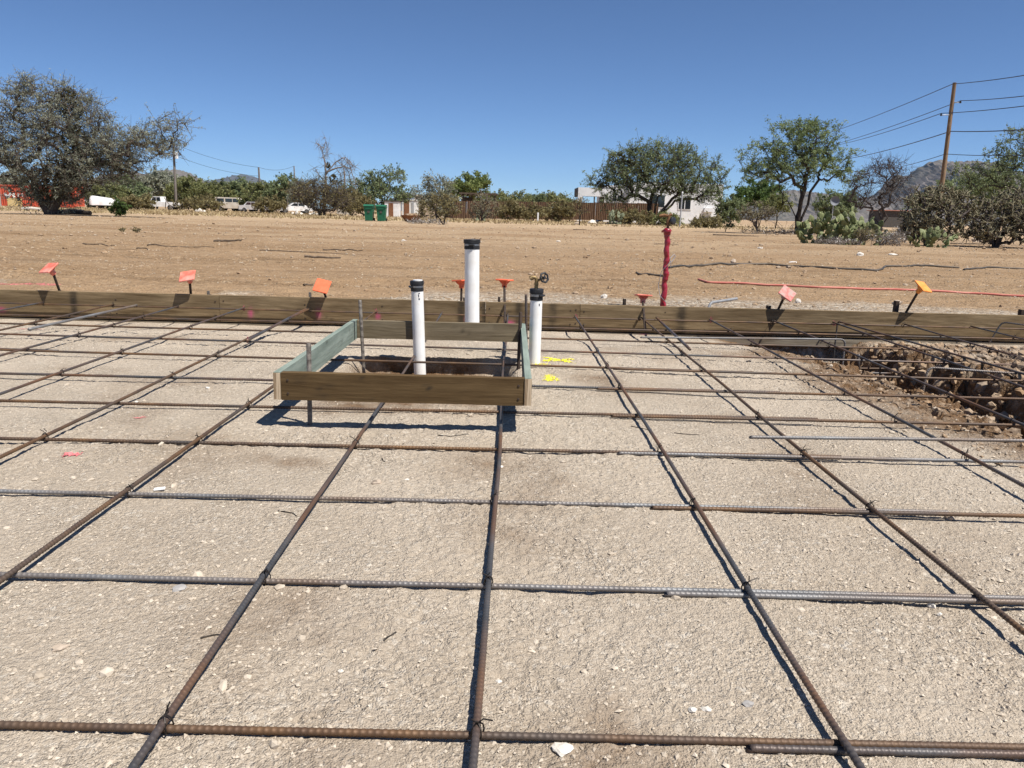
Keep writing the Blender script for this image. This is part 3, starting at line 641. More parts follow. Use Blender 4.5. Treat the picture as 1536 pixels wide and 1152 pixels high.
# caps on leaning rebar stakes behind the form
def rebar_cap(px, py, Yd, nrm, foot, mt, label, stake_label, spin=0.78, size=0.108):
    c = aty(px, py, Yd); n = Vector(nrm).normalized()
    q = n.to_track_quat('Z', 'Y').to_matrix().to_4x4() @ Matrix.Rotation(spin, 4, 'Z')
    root = empty('safety_cap', c, label, 'safety cap', 'plastic rebar caps along the form'); root.rotation_mode = 'QUATERNION'; root.rotation_quaternion = q.to_quaternion()
    m = MB(); m.box((0, 0, 0), (size, size, 0.011), bev=0.003); m.build('plate', M[mt], root)
    m = MB(); P = [(0, 0, -0.005), (0, 0, -0.018), (0, 0, -0.024), (0, 0, -0.052), (0, 0, -0.058)]
    m.tube(P, [0.034, 0.024, 0.021, 0.019, 0.017], 14); 
    for k in range(4):
        a = k * math.pi / 2 + math.pi / 4
        m.prism([(0.015, -0.006), (0.047, -0.006), (0.019, -0.034), (0.015, -0.034)], -0.002, 0.002, Matrix.Rotation(a, 4, 'Z'))
    m.build('socket', M[mt], root, True, 40)
    if foot is not None:
        f = np.array([float(aty(foot[0], foot[1], 5.63)[0]), 5.645, TOPZ + 0.0]); cc = c - np.array(n) * 0.045
        d = (cc - f); b = f - d / np.linalg.norm(d) * 0.45
        rebar([b, cc + d / np.linalg.norm(d) * 0.03], stake_label, 'stake_dark', False, 0, 0.0, 'stakes behind the form', r=0.009)
rebar_cap(73, 402, 5.565, (-0.30, -0.52, 0.80), (87, 434), 'cap_red', 'scuffed red square cap leftmost along the form, leaning left', 'black leaning rebar stake under the leftmost scuffed red cap', 0.12)
rebar_cap(281, 414, 5.565, (-0.08, -0.58, 0.80), (285, 441), 'cap_red', 'red square cap second from left, over the form right of the thick lapped bar', 'black rebar stake under the second red cap from left', 0.30)
rebar_cap(483, 429, 5.55, (0.05, -0.80, 0.62), (488, 446), 'cap_orange', 'bright orange cap with its face tilted toward the camera, left of the box', 'black rebar stake under the orange cap tilted to the camera', -0.25)
rebar_cap(692, 421, 5.95, (-0.05, 0.10, 1.0), None, 'cap_orange', 'orange cap half hidden behind the tall white pipe', '', 0.4)
rebar_cap(757, 420, 5.95, (0.03, 0.05, 1.0), (757, 450), 'cap_orange', 'orange cap on an upright stake between the tall pipe and the valve pipe', 'upright rusty rebar stake under the cap right of the tall pipe', 0.1)
rebar_cap(965, 443, 5.72, (0.04, 0.12, 1.0), (965, 462), 'cap_red', 'faded red cap sitting low and level just left of the red riser', 'hidden stub stake under the low level cap by the red riser', 0.35, 0.115)
rebar_cap(1181, 440, 5.555, (0.20, -0.72, 0.66), (1169, 463), 'cap_worn', 'worn red and grey diamond cap over the form before the trench', 'black rebar stake under the worn red and grey cap', 0.75)
rebar_cap(1385, 430, 5.55, (0.40, -0.50, 0.76), (1361, 468), 'cap_yellow', 'orange-yellow cap on a strongly leaning stake, rightmost along the form', 'black strongly leaning rebar stake under the orange-yellow cap', -0.2)
p = aty(692, 448, 5.95)
rebar([(p[0], 5.95, -0.4), (p[0], 5.95, 0.20)], 'stake under the cap half hidden behind the tall pipe', 'stake_dark', False, 0, 0, 'stakes behind the form', r=0.009)

# ------------------------------------------------------------------ tub box
BX0, BX1, BY0, BY1, BZ0, BZ1 = -0.788, 0.082, 2.533, 3.875, 0.084, 0.178
box = empty('tub_box_form', ((BX0 + BX1) / 2, (BY0 + BY1) / 2, -0.03), 'wooden tub box form of brown and green boards raised on stakes', 'formwork')
ox, oy, oz = box.location
T = 0.023
o = plank(BX1 - BX0 - 2 * T - 0.002, BZ1 - BZ0, 0.03, 'wood_brown', box, 400, [(0.08, 0.018, 0.012, 0.003, 0.9), (-0.28, 0.0, 0.014, 0.004, 0.9), (-0.28, -0.03, 0.03, 0.01, 0.35), (0.09, 0.005, 0.004, 0.003, 1), (0.24, -0.02, 0.004, 0.02, 0.5), (-0.35, 0.02, .02, .006, .5)], label='oiled brown front board')
o.location = ((BX0 + BX1) / 2 - ox, BY0 + 0.016 - oy, (BZ0 + BZ1) / 2 - oz)
o = plank(BX1 - BX0 - 2 * T - 0.002, BZ1 - BZ0 - 0.004, 0.03, 'wood_grey', box, 401, label='weathered grey back board')
o.location = ((BX0 + BX1) / 2 - ox, BY1 - 0.018 - oy, (BZ0 + BZ1) / 2 + 0.001 - oz)
for sx, lb, sd in ((BX0 + T / 2, 'green painted left side board', 402), (BX1 - T / 2, 'green painted right side board', 403)):
    o = plank(BY1 - BY0, BZ1 - BZ0, T, 'wood_green', box, sd, [(0.0, 0.04, 0.012, 0.006, 1.0)] if sd == 402 else (), label=lb)
    o.location = (sx - ox, (BY0 + BY1) / 2 - oy, (BZ0 + BZ1) / 2 - oz + 0.0015); o.rotation_euler = (0, 0, math.pi / 2)
    m = MB().box((0, 0, 0), (T + 0.0005, 0.003, BZ1 - BZ0 - 0.002)); o = m.build('end_grain', M['ply'], box); o.location = (sx - ox, BY0 - 0.0016 - oy, (BZ0 + BZ1) / 2 - oz + 0.001)
for (bx, by), (tx, ty), Yd, mt in [((463, 612), (463, 515), 2.60, 'steel_stake'), ((547, 546), (540, 450), 3.76, 'steel_stake'), ((777, 545), (781, 468), 3.70, 'stake_dark'), ((786, 590), (787, 537), 2.95, 'stake_dark')]:
    a, b = aty(bx, by, Yd), aty(tx, ty, Yd); a[2] = min(a[2], -0.05)
    m = MB().tube([a - np.array([ox, oy, oz]) - [0, 0, 0.15], b - np.array([ox, oy, oz]) - [0, 0, 0.004], b - np.array([ox, oy, oz])], [0.0085, 0.0085, 0.0065], 12); m.build('stake', M[mt], box, True, 40)

nm_ = MB().tube([(0, 0.002, 0), (0, -0.0015, 0), (0, -0.002, 0)], [0.0042, 0.0042, 0.003], 8); nme = bpy.data.meshes.new('nail'); nme.from_pydata(nm_.v, [], nm_.f); nme.materials.append(M['stake_dark'])
for sx in (BX0 + T + 0.018, BX1 - T - 0.018):
    for dz in (-0.024, 0.022):
        o = put('nail', nme, None, box); o.location = (sx - ox + 0.006 * math.sin(sx * 90), BY0 + 0.0005 - oy, (BZ0 + BZ1) / 2 - oz + dz)
for k in (1, 2, 3):
    for sx in (-0.03, 0.03, 0.62, -0.75):
        for dz in (-0.045, -0.145):
            o = put('nail', nme, None, form); o.location = (JX[k] + sx, -0.0195, dz + 0.006 * math.sin(37 * sx + k)); o.scale = (1.3, 1, 1.3)

# ------------------------------------------------------------------ pipes
def pvc(base, top, rad, label, group='white drain pipes standing in the pad', inset=None):
    base = np.array(base, float); top = np.array(top, float); L = np.linalg.norm(top - base); d = (top - base) / L
    root = empty('drain_pipe', base, label, 'pipe', group); root.rotation_mode = 'QUATERNION'; root.rotation_quaternion = Vector(d).to_track_quat('Z', 'X')
    m = MB().tube([(0, 0, -0.25), (0, 0, L - 0.02)], rad, 28); m.build('pipe_wall', M['pvc'], root, True, 40)
    return root, L
def rubber_cap(root, L, r, h, screw_ang):
    m = MB(); m.tube([(0, 0, L - h), (0, 0, L - h + 0.002), (0, 0, L - h * 0.72), (0, 0, L - h * 0.70), (0, 0, L - h * 0.40), (0, 0, L - h * 0.38), (0, 0, L - 0.003), (0, 0, L)],
                     [r * 0.99, r * 1.06, r * 1.06, r * 1.02, r * 1.02, r * 1.14, r * 1.14, r * 1.09], 28)
    o = m.build('rubber_cap', M['rubber'], root, True, 35)
    m = MB(); m.tube([(0, 0, L - h * 0.66), (0, 0, L - h * 0.645), (0, 0, L - h * 0.45), (0, 0, L - h * 0.435)], [r * 1.02, r * 1.075, r * 1.075, r * 1.02], 28, False); m.build('band_clamp', M['clamp'], o, True, 35)
    a = screw_ang; m = MB(); c = np.array([math.cos(a), math.sin(a), 0]) * r * 1.16; t = np.array([-math.sin(a), math.cos(a), 0]); z = np.array([0, 0, L - h * 0.55])
    m.tube([c + z - t * 0.012, c + z + t * 0.016], 0.006, 8); m.tube([c + z + t * 0.016, c + z + t * 0.024], 0.0045, 6); m.build('clamp_screw', M['black_metal'], o, True, 40)
b = atz(630, 560, -0.085); t = aty(625.3, 421, b[1] - 0.0)
pipe1, L = pvc(b, t, 0.0305, 'short white pipe with a black cap standing inside the tub box')
rubber_cap(pipe1, L, 0.0305, 0.052, 3.5)
m = MB().tube([(0.005, -0.006, L + 0.0002), (0.005, -0.006, L + 0.005)], 0.024, 20); m.build('test_plug', M['pvc'], pipe1, True, 40)
m = MB(); 
for (x_, z_, w_, h_) in ((0.010, -0.072, 0.004, 0.014), (0.012, -0.088, 0.006, 0.008), (0.013, -0.060, 0.007, 0.004)):
    a0 = -math.pi / 2 + x_ / 0.0305; m.box((0.0309 * math.cos(a0), 0.0309 * math.sin(a0), L + z_), (w_, 0.001, h_), Matrix.Rotation(a0 + math.pi / 2, 4, 'Z'))
m.build('ink_mark', M['ink'], pipe1)
t = aty(708, 359, 4.68); b = aty(708.5, 500, 4.68); b[2] = -0.10
pipe2, L = pvc(b, t, 0.0445, 'tallest white pipe with a black cap behind the tub box')
rubber_cap(pipe2, L, 0.0445, 0.058, 4.6)
b = atz(801.5, 548, -0.034); t = aty(805, 433, b[1])
pipe3, L = pvc(b, t, 0.0305, 'white pipe topped by a brass hose valve beside the box')
rubber_cap(pipe3, L, 0.031, 0.058, 5.4)
m = MB(); z0 = L - 0.002
m.tube([(-0.002, 0, z0), (-0.002, 0, z0 + 0.030)], 0.0095, 12); m.tube([(-0.002, 0, z0 + 0.020), (-0.002, 0, z0 + 0.031)], 0.0125, 6)
P = bend([(-0.002, 0, z0 + 0.030), (-0.003, 0, z0 + 0.057), (-0.024, -0.004, z0 + 0.058)], 0.012); m.tube(P, 0.009, 12)
m.tube([(-0.020, -0.003, z0 + 0.059), (-0.034, -0.006, z0 + 0.052)], [0.0115, 0.0125], 12)
m.tube([(0.0, 0, z0 + 0.040), (0.030, -0.004, z0 + 0.055)], 0.0065, 10)
valve = m.build('hose_valve', M['brass'], pipe3, True, 35)
m = MB(); c = np.array([0.036, -0.006, z0 + 0.058]); ax = np.array([0.55, -0.75, 0.25]); ax /= np.linalg.norm(ax); u = np.cross(ax, [0, 0, 1.0]); u /= np.linalg.norm(u); w = np.cross(u, ax)
m.tube([c + 0.023 * (1 + 0.07 * math.cos(7 * a)) * (math.cos(a) * u + math.sin(a) * w) for a in np.linspace(0, 2 * math.pi, 43)], 0.0048, 8, False)
for k in range(4):
    a = k * math.pi / 2 + 0.4; m.tube([c, c + 0.022 * (math.cos(a) * u + math.sin(a) * w)], 0.003, 6)
m.tube([c - ax * 0.012, c + ax * 0.006], 0.007, 10); m.build('handwheel', M['black_metal'], valve, True, 40)
m = MB(); a0 = -math.pi / 2 + 0.5; m.box((0.0309 * math.cos(a0), 0.0309 * math.sin(a0), L - 0.078), (0.005, 0.001, 0.012), Matrix.Rotation(a0 + 1.57, 4, 'Z')); m.build('ink_mark', M['ink'], pipe3)

# red wrapped riser behind the form
YR = 6.25
b = aty(993, 470, YR); t = aty(1001, 346, YR); b[2] = field_z(b[0], b[1]) - 0.02
riser = empty('wrapped_riser', b, 'dark red plastic wrapped water riser with a black valve on top', 'pipe')
d = t - b; n_ = 60; P = []; rr = []
for i in range(n_ + 1):
    s = i / n_; P.append(d * s + [0.008 * math.sin(s * 3.1) + 0.004 * math.sin(s * 31), 0.004 * math.sin(s * 23), 0]); rr.append(0.0235 + 0.0022 * math.sin(s * 70 + 2 * math.sin(s * 13)) + 0.0012 * math.sin(s * 31) - 0.002 * s)
m = MB().tube(P, rr, 16); 
m.build('plastic_wrap', M['red_wrap'], riser, True)
m = MB(); e = d
for k in range(3):
    a = k * 2.1; m.add([e + [0.02 * math.cos(a), 0.02 * math.sin(a), -0.01], e + [0.052 * math.cos(a + .3), 0.052 * math.sin(a + .3), -0.03 + 0.012 * k], e + [0.05 * math.cos(a + 1.2), 0.05 * math.sin(a + 1.2), 0.0], e + [0.02 * math.cos(a + 1.6), 0.02 * math.sin(a + 1.6), 0.012]], [(0, 1, 2, 3), (3, 2, 1, 0)])
m.tube([e - [0, 0, 0.035], e + [0, 0, 0.006], e + [0.002, 0, 0.02]], [0.027, 0.033, 0.02], 12); m.build('wrap_frill', M['red_wrap'], riser, True)
m = MB().tube([d, d + [0.006, 0, 0.12]], 0.012, 12); m.tube([d + [0.004, 0, 0.06], d + [0.005, 0, 0.09]], 0.018, 8); pp = m.build('iron_pipe', M['rust_pipe'], riser, True, 40)
c = d + np.array([0.036, -0.012, 0.078]); ax = np.array([0.65, -0.72, 0.1]); ax /= np.linalg.norm(ax)
m = MB().tube([c - ax * 0.012, c - ax * 0.008, c + ax * 0.008, c + ax * 0.013], [0.022, 0.031, 0.031, 0.022], 20); m.tube([d + [0.005, 0, 0.075], c], 0.008, 8)
m.build('valve_wheel', M['black_metal'], riser, True, 40)
m = MB().tube([d + [0.0, 0, 0.115], d + [-0.035, 0.0, 0.120], d + [-0.07, 0.004, 0.112]], [0.010, 0.014, 0.010], 10); m.tube([d + [0.0, 0, 0.115], d + [0.028, 0, 0.128]], 0.010, 8); m.build('pipe_tee', M['rust_pipe'], riser, True, 40)
P = [d * 0.12 + [0.02, -0.03, 0], d * 0.2 + [-0.03, -0.02, 0], d * 0.33 + [-0.045, 0.0, 0], d * 0.5 + [-0.03, -0.02, 0], d * 0.6 + [0.02, -0.033, 0], d * 0.63 + [0.05, -0.02, 0], d * 0.70 + [0.08, 0, 0], d * 0.715 + [0.065, 0, 0], d * 0.66 + [0.03, -0.02, 0], d * 0.58 + [0.045, -0.02, 0], d * 0.54 + [0.03, -0.02, 0]]
P = bend(P, 0.012, 4); m = MB().tube(P, 0.0024, 6); m.build('wire', M['grey_wire'], riser, True)

# hoses, conduit stub
def ground_line(pts, name, mt, r, label, cat, wob=0.02, seed=0, zf=field_z):
    P = np.array([atz(x, y, 0.0) for x, y in pts]); Q, s = polypath(P, 0.05)
    Q[:, 0] += wob * fbm(s * 0.8, s * 0 + seed, seed, 2); Q[:, 1] += wob * 2.5 * fbm(s * 0.7, s * 0 + 5 + seed, seed + 1, 3)
    Q[:, 2] = zf(Q[:, 0], Q[:, 1]); k = np.ones(5) / 5; Q[2:-2, 2] = np.convolve(Q[:, 2], k, 'valid'); Q[:, 2] += r * 1.05
    V, F = tube_np(Q, np.full(len(Q), r), 8); c = Q[0].copy()
    o = put(name, mesh_np(name, V - c, F, True), M[mt]); o.location = c; return tag(o, label, cat)
ground_line([(1047, 419), (1062, 423), (1100, 424), (1180, 427.5), (1230, 431), (1300, 432), (1400, 435), (1460, 437), (1536, 441), (1700, 447)], 'air_hose', 'hose_red', 0.0125, 'faded red hose lying across the dirt behind the form', 'hose', 0.01, 3)
ground_line([(955, 405), (975, 409), (1000, 411.5)], 'poly_pipe', 'hose_black', 0.014, 'short black pipe end on the dirt left of the red riser', 'hose', 0.0, 5)
ground_line([(1004, 401), (1060, 398.5), (1110, 397), (1150, 397), (1200, 400), (1255, 403.5), (1310, 406), (1322, 404), (1328, 399), (1390, 398), (1440, 400)], 'poly_pipe', 'hose_black', 0.017, 'long black pipe snaking across the dirt right of the red riser', 'hose', 0.02, 7)
ground_line([(1445, 404), (1480, 399.5), (1536, 400.5), (1650, 402)], 'poly_pipe', 'hose_black', 0.016, 'black pipe length at the right edge near the cholla', 'hose', 0.02, 9)
a, b_, c_ = aty(1057, 462, 5.9), aty(1066, 454, 5.95), aty(1105, 448, 6.2); a[2] = -0.05
m = MB().tube(bend([a - a, b_ - a, c_ - a], 0.03), 0.011, 10); o = m.build('conduit_stub', M['pvc_grey'], None, True, 40); o.location = a; tag(o, 'grey plastic conduit stub bent over behind the form', 'conduit')

# ------------------------------------------------------------------ paint marks, scraps and stones on the pad
def paint(px, py, rx, ry, mt, label, seed, shape='blob', zf=pad_z, cat='paint mark', z0=0.0):
    c = atz(px, py, z0 - 0.03); n = 100; u = np.linspace(-1, 1, n + 1); U, W = np.meshgrid(u, u)
    if shape == 'cross':
        f = np.minimum(np.abs(W - 0.35 * U - 0.1), np.abs(W + 0.75 * U - 0.15) + 0.02) * 2.6 + 0.35 * np.abs(U) ** 4
    elif shape == 'line': f = np.abs(W) * 1.1 + 0.1 * np.abs(U)
    else: f = np.sqrt(U ** 2 + W ** 2)
    Xw = c[0] + U * rx; Yw = c[1] + W * ry
    f = f + 0.7 * fbm(Xw * 35, Yw * 35, seed, 3) + 1.5 * vnoise(Xw * 210, Yw * 210, seed + 5) + 0.5 * vnoise(Xw * 480, Yw * 480, seed + 6)
    ok = f < 0.62; F = grid_faces(n + 1, n + 1); keep = ok.ravel()[F].all(1); F = F[keep]
    if len(F) == 0: return
    V = np.stack([Xw - c[0], Yw - c[1], zf(Xw, Yw) + 0.0022], -1).reshape(-1, 3)
    used, inv = np.unique(F, return_inverse=True)
    o = put('paint_mark', mesh_np('paint_mark', V[used], inv.reshape(-1, 4)), M[mt]); o.location = (c[0], c[1], 0); tag(o, label, cat)
paint(838, 544, 0.085, 0.09, 'yellow_paint', 'yellow sprayed cross on the gravel right of the valve pipe', 1, 'cross')
paint(826, 571, 0.045, 0.075, 'yellow_paint', 'yellow sprayed blob on the gravel below the yellow cross', 2)
paint(811, 551, 0.05, 0.05, 'yellow_paint', 'small yellow sprayed smear touching the valve pipe foot', 12)
for k, (x, y, rx, ry, lb) in enumerate([(107, 690, 0.03, 0.03, 'pink sprayed dot on the gravel at the left, nearest the camera'), (208, 630, 0.026, 0.028, 'pink sprayed dot between the fourth and fifth cross bars'),
                                        (45, 488, 0.09, 0.05, 'pink sprayed streak on the gravel by the form at the left')]):
    paint(x, y, rx, ry, 'pink_paint', lb, 20 + k)
paint(30, 428, 0.35, 0.14, 'pink_paint', 'pink chalk line on the dirt behind the left end of the form', 31, 'line', field_z)
m = MB().box((0, 0, 0), (0.028, 0.013, 0.004), bev=0.001); p = atz(240, 743.5, -0.03)
o = m.build('plastic_scrap', M['white_paper']); o.location = (p[0], p[1], float(pad_z(p[0], p[1])) + 0.006); o.rotation_euler = (0.1, -0.1, 0.15); tag(o, 'small white plastic scrap against the third cross bar', 'scrap')
def stone(px, py, w, h, mt, label, zf=pad_z, seed=0, z0=-0.03, flat=None):
    p = atz(px, py, z0); r = np.random.default_rng(seed); V, F = ico(); 
    # one subdivision for rounder stones
    mid = {}; V = list(map(tuple, V)); F2 = []
    def md(a, b):
        k = (min(a, b), max(a, b))
        if k not in mid: q = (np.array(V[a]) + np.array(V[b])); V.append(tuple(q / np.linalg.norm(q))); mid[k] = len(V) - 1
        return mid[k]
    for a, b, c in F:
        x, y, z = md(a, b), md(b, c), md(c, a); F2 += [(a, x, z), (x, b, y), (z, y, c), (x, y, z)]
    V = np.array(V); V = V * (1 + 0.22 * r.uniform(-1, 1, (len(V), 1))); sx = w / 2; V = V * [sx, sx * r.uniform(0.6, 0.9), h / 2]
    o = put('stone', mesh_np('stone', V, F2, False), M[mt]); o.location = (p[0], p[1], float(zf(p[0], p[1])) + h * 0.18); o.rotation_euler = (0, 0, r.uniform(-.6, .6))
    return tag(o, label, 'stone')
for k, s_ in enumerate([(565, 733, .028, .018, 'tan_stone', 'smooth tan stone behind the third cross bar left of centre'), (1396, 916, .017, .017, 'white_stone', 'white chalky stone below the second cross bar at the right'),
         (1408, 929, .011, .008, 'white_stone', 'smaller white stone touching the white chalky stone'), (1058, 1080, .018, .009, 'white_stone', 'pale flat stone pair, left one, above the front cross bar'),
         (1037, 1083, .013, .008, 'white_stone', 'pale stone left of the grey stone pair near the front bar'), (1120, 1073, .019, .010, 'grey_stone', 'blue-grey stone above the front cross bar right of centre'),
         (92, 985, .026, .010, 'tan_stone', 'pale flat stone in the near left bay'), (512, 1018, .010, .008, 'white_stone', 'small bright stone left of the middle long bar'), (748, 1034, .011, .006, 'white_stone', 'round white pebble just right of the middle long bar'),
         (1424, 781, .026, .017, 'tan_stone', 'tan stone against the third cross bar at right'), (842, 1140, .032, .010, 'white_stone', 'pale broken stone at the bottom edge'), (750, 708, .020, .010, 'white_stone', 'white stone right of the middle bar behind the third cross bar'),
         (610, 728, .014, .008, 'white_stone', 'small white stone right of the smooth tan stone'), (1185, 776, .020, .010, 'white_stone', 'white stones below the overlapped third cross bar'), (312, 585, .022, .01, 'white_stone', 'white stone in the bay left of the box'),
         (205, 605, .016, .01, 'white_stone', 'white speck stone by the fifth cross bar at left'), (375, 615, .025, .016, 'tan_stone', 'tan stone under the brown bar left of the box'), (270, 893, .03, .008, 'grey_stone', 'flat grey stone before the second cross bar at left'),
         (1419, 508, .05, .045, 'tan_stone', 'round tan stone under the form boards at right')]):
    stone(*s_[:5], s_[5], seed=700 + k)
for k, (px, py, w, h, mt, lb) in enumerate([(1197, 451, .05, .06, 'white_stone', 'white upright stone right of the worn cap stake'), (906, 446, .06, .06, 'white_stone', 'white stone in the gravel behind the form left of the red riser'),
       (1345, 455, .10, .06, 'tan_stone', 'tan rock in the gravel behind the form at right'), (866, 336, .50, .28, 'tan_stone', 'tan boulder by the small dark sapling'), (888, 335, .9, .5, 'white_stone', 'pale boulder right of the small dark sapling'),
       (1290, 383, .15, .10, 'white_stone', 'white rock on the dirt before the prickly pear'), (1212, 352, .5, .2, 'white_stone', 'white rock at the foot of the green mesquite'), (1100, 391, .1, .1, 'tan_stone', 'tan rock on the dirt right of the riser'),
       (1140, 373, .16, .06, 'white_stone', 'pale rock pile on the dirt right of the sign post'), (605, 360, .11, .06, 'white_stone', 'white rock on the dirt below the green bins'), (838, 361, .14, .05, 'white_stone', 'white rock on the dirt beside the green scraps'),
       (1190, 391, .16, .05, 'white_paper', 'white scrap on the dirt above the black pipe'), (1340, 382, .22, .06, 'white_stone', 'pale crumbled rock before the cholla'), (1465, 363, .5, .25, 'tan_stone', 'pinkish rock at the foot of the right cholla')]):
    stone(px, py, w, h, mt, lb, field_z, 800 + k, 0.0)
# dry twigs
def twig(px, py, L, ang, label, zf=field_z, z0=0.0, r=0.006, seed=0, mt='twig'):
    p = atz(px, py, z0); rg = np.random.default_rng(seed); n = 9; t = np.linspace(-.5, .5, n); a = ang + np.cumsum(rg.normal(0, .18, n)); P = np.cumsum(np.stack([np.cos(a), np.sin(a)], -1) * L / n, 0); P -= P.mean(0)
    Q = np.stack([P[:, 0], P[:, 1], zf(P[:, 0] + p[0], P[:, 1] + p[1]) + r * 0.9 + 0.3 * r * rg.random(n)], -1)
    V, F = tube_np(Q, np.linspace(r, r * .5, n), 6); o = put('twig', mesh_np('twig', V, F, True), M[mt]); o.location = (p[0], p[1], 0); return tag(o, label, 'twig')
for k, (x, y, L, a, lb, r) in enumerate([(150, 368, 1.0, -.3, 'thin curved twig with a dark clod in the left dirt', .012), (270, 371, 1.3, .1, 'forked grey twig on the dirt below the bush by the big tree', .012), (215, 372, .35, -.5, 'short dark twig on the dirt at left', .012),
       (342, 362, .7, .15, 'thick dark stick on the dirt at left of centre', .03), (515, 374, .9, .12, 'dark stick on the dirt left of the tall pipe', .016), (455, 378, 1.7, -.02, 'long grey branch half buried in the dirt', .009), (484, 387, .6, -.1, 'short dark stick above the orange tilted cap', .02),
       (870, 345, .8, 0, 'grey stick before the tan boulder', .02), (1380, 377, .5, .6, 'brown stick on the dirt before the cholla', .015), (1000, 366, .8, .2, 'dark twig on the dirt left of the sign post', .012), (1105, 354, 2.4, .1, 'dead branch at the edge of the mesquite shade', .03), (1460, 366, 2.2, .08, 'pale fallen branch under the right cholla', .03),
       (462, 425, .14, .4, 'dark forked scrap of wood left of the tilted cap', .012)]):
    twig(x, y, L, a, lb, r=r, seed=900 + k)
for k, (x, y, L, a, lb) in enumerate([(433, 777, .07, .15, 'black bent wire on the gravel left of the front pipe bar'), (322, 965, .05, .9, 'loose dark wire beside the near left long bar'), (585, 968, .035, 1.0, 'fine dry stem in the near centre bay'), (1030, 656, .10, -.3, 'thin dark wire on the gravel right of the yellow paint'),
       (960, 648, .08, -.1, 'thin brown wire on gravel behind the fourth cross bar'), (575, 698, .03, -1.0, 'crumb of dark wire behind the smooth tan stone'), (680, 660, .12, .05, 'thin wire before the tub box')]):
    twig(x, y, L, a, lb, pad_z, -0.03, .0016, 930 + k, 'tie')

# ------------------------------------------------------------------ background: materials
def far_mat(name, c1, c2=None, **k): M[name] = mat(name, c1, c2, **k)
far_mat('stucco', (0.66, 0.66, 0.65), (0.76, 0.76, 0.75), scale=1.5, rough=0.9, bump=0.2, bscale=20)
far_mat('glass_dark', (0.02, 0.025, 0.03), rough=0.08, spec=0.8)
far_mat('white_frame', (0.7, 0.7, 0.69), rough=0.6)
far_mat('dark_trim', (0.06, 0.055, 0.05), (0.10, 0.085, 0.07), scale=4, rough=0.8)
far_mat('rust_fence', (0.075, 0.042, 0.024), (0.135, 0.078, 0.045), scale=2.5, rough=0.85, stretch=(4, 4, 0.6), c3=(0.18, 0.11, 0.07), c3scale=1.0, c3amt=0.35)
far_mat('brown_timber', (0.075, 0.05, 0.035), (0.14, 0.10, 0.07), scale=3, rough=0.9)
far_mat('container_red', (0.50, 0.075, 0.035), (0.60, 0.115, 0.06), scale=0.6, rough=0.6, c3=(0.30, 0.07, 0.04), c3scale=0.9, c3amt=0.5)
far_mat('yellow_board', (0.58, 0.42, 0.17), (0.66, 0.52, 0.26), scale=3, rough=0.8)
far_mat('white_paint', (0.74, 0.74, 0.73), (0.82, 0.82, 0.81), scale=3, rough=0.35, c3=(0.5, 0.45, 0.38), c3scale=2.0, c3amt=0.35)
far_mat('cream_paint', (0.60, 0.55, 0.46), (0.72, 0.68, 0.60), scale=3, rough=0.6, c3=(0.35, 0.26, 0.18), c3scale=1.5, c3amt=0.5)
far_mat('tyre', (0.012, 0.012, 0.012), (0.025, 0.025, 0.025), scale=10, rough=0.8)
far_mat('chrome', (0.3, 0.3, 0.3), rough=0.3, metal=0.9)
far_mat('bin_green', (0.012, 0.105, 0.055), (0.02, 0.14, 0.075), scale=5, rough=0.45)
far_mat('corten', (0.16, 0.07, 0.035), (0.25, 0.12, 0.06), scale=8, rough=0.85)
far_mat('pole_wood', (0.17, 0.105, 0.06), (0.34, 0.235, 0.145), scale=6, rough=0.9, stretch=(6, 6, 0.5), c3=(0.10, 0.06, 0.035), c3scale=1.2, c3amt=0.7)
far_mat('pole_grey', (0.13, 0.11, 0.095), (0.22, 0.195, 0.17), scale=4, rough=0.9)
far_mat('galv', (0.36, 0.37, 0.38), (0.46, 0.47, 0.48), scale=8, rough=0.5, metal=0.3)
far_mat('dish_grey', (0.17, 0.18, 0.20), rough=0.7)
far_mat('line', (0.03, 0.03, 0.035), rough=0.6)
far_mat('shed_tan', (0.36, 0.28, 0.20), (0.46, 0.38, 0.29), scale=2, rough=0.9)
far_mat('roof_red', (0.42, 0.16, 0.10), (0.50, 0.22, 0.15), scale=3, rough=0.85)
far_mat('mountain_rock', (0.115, 0.098, 0.09), (0.185, 0.16, 0.145), scale=0.010, rough=1.0, detail=10, c3=(0.105, 0.105, 0.075), c3scale=0.004, c3amt=0.6, spec=0.05)
far_mat('bark', (0.055, 0.042, 0.033), (0.13, 0.105, 0.085), scale=9, rough=0.95, stretch=(2, 2, 0.6))
far_mat('bark_dark', (0.022, 0.017, 0.014), (0.06, 0.048, 0.04), scale=9, rough=0.95)
far_mat('dead_twigs', (0.13, 0.105, 0.085), (0.26, 0.225, 0.195), scale=7, rough=0.95)
far_mat('dead_dark', (0.05, 0.04, 0.035), (0.11, 0.09, 0.08), scale=7, rough=0.95)
far_mat('cholla_skin', (0.085, 0.085, 0.045), (0.23, 0.20, 0.125), scale=9, rough=0.9, c3=(0.34, 0.29, 0.19), c3scale=14, c3amt=0.55)
far_mat('pear_skin', (0.095, 0.125, 0.045), (0.20, 0.22, 0.095), scale=2.2, rough=0.65, c3=(0.36, 0.35, 0.18), c3scale=3.5, c3amt=0.4)
far_mat('pear_grey', (0.12, 0.14, 0.085), (0.24, 0.255, 0.16), scale=2.2, rough=0.75)
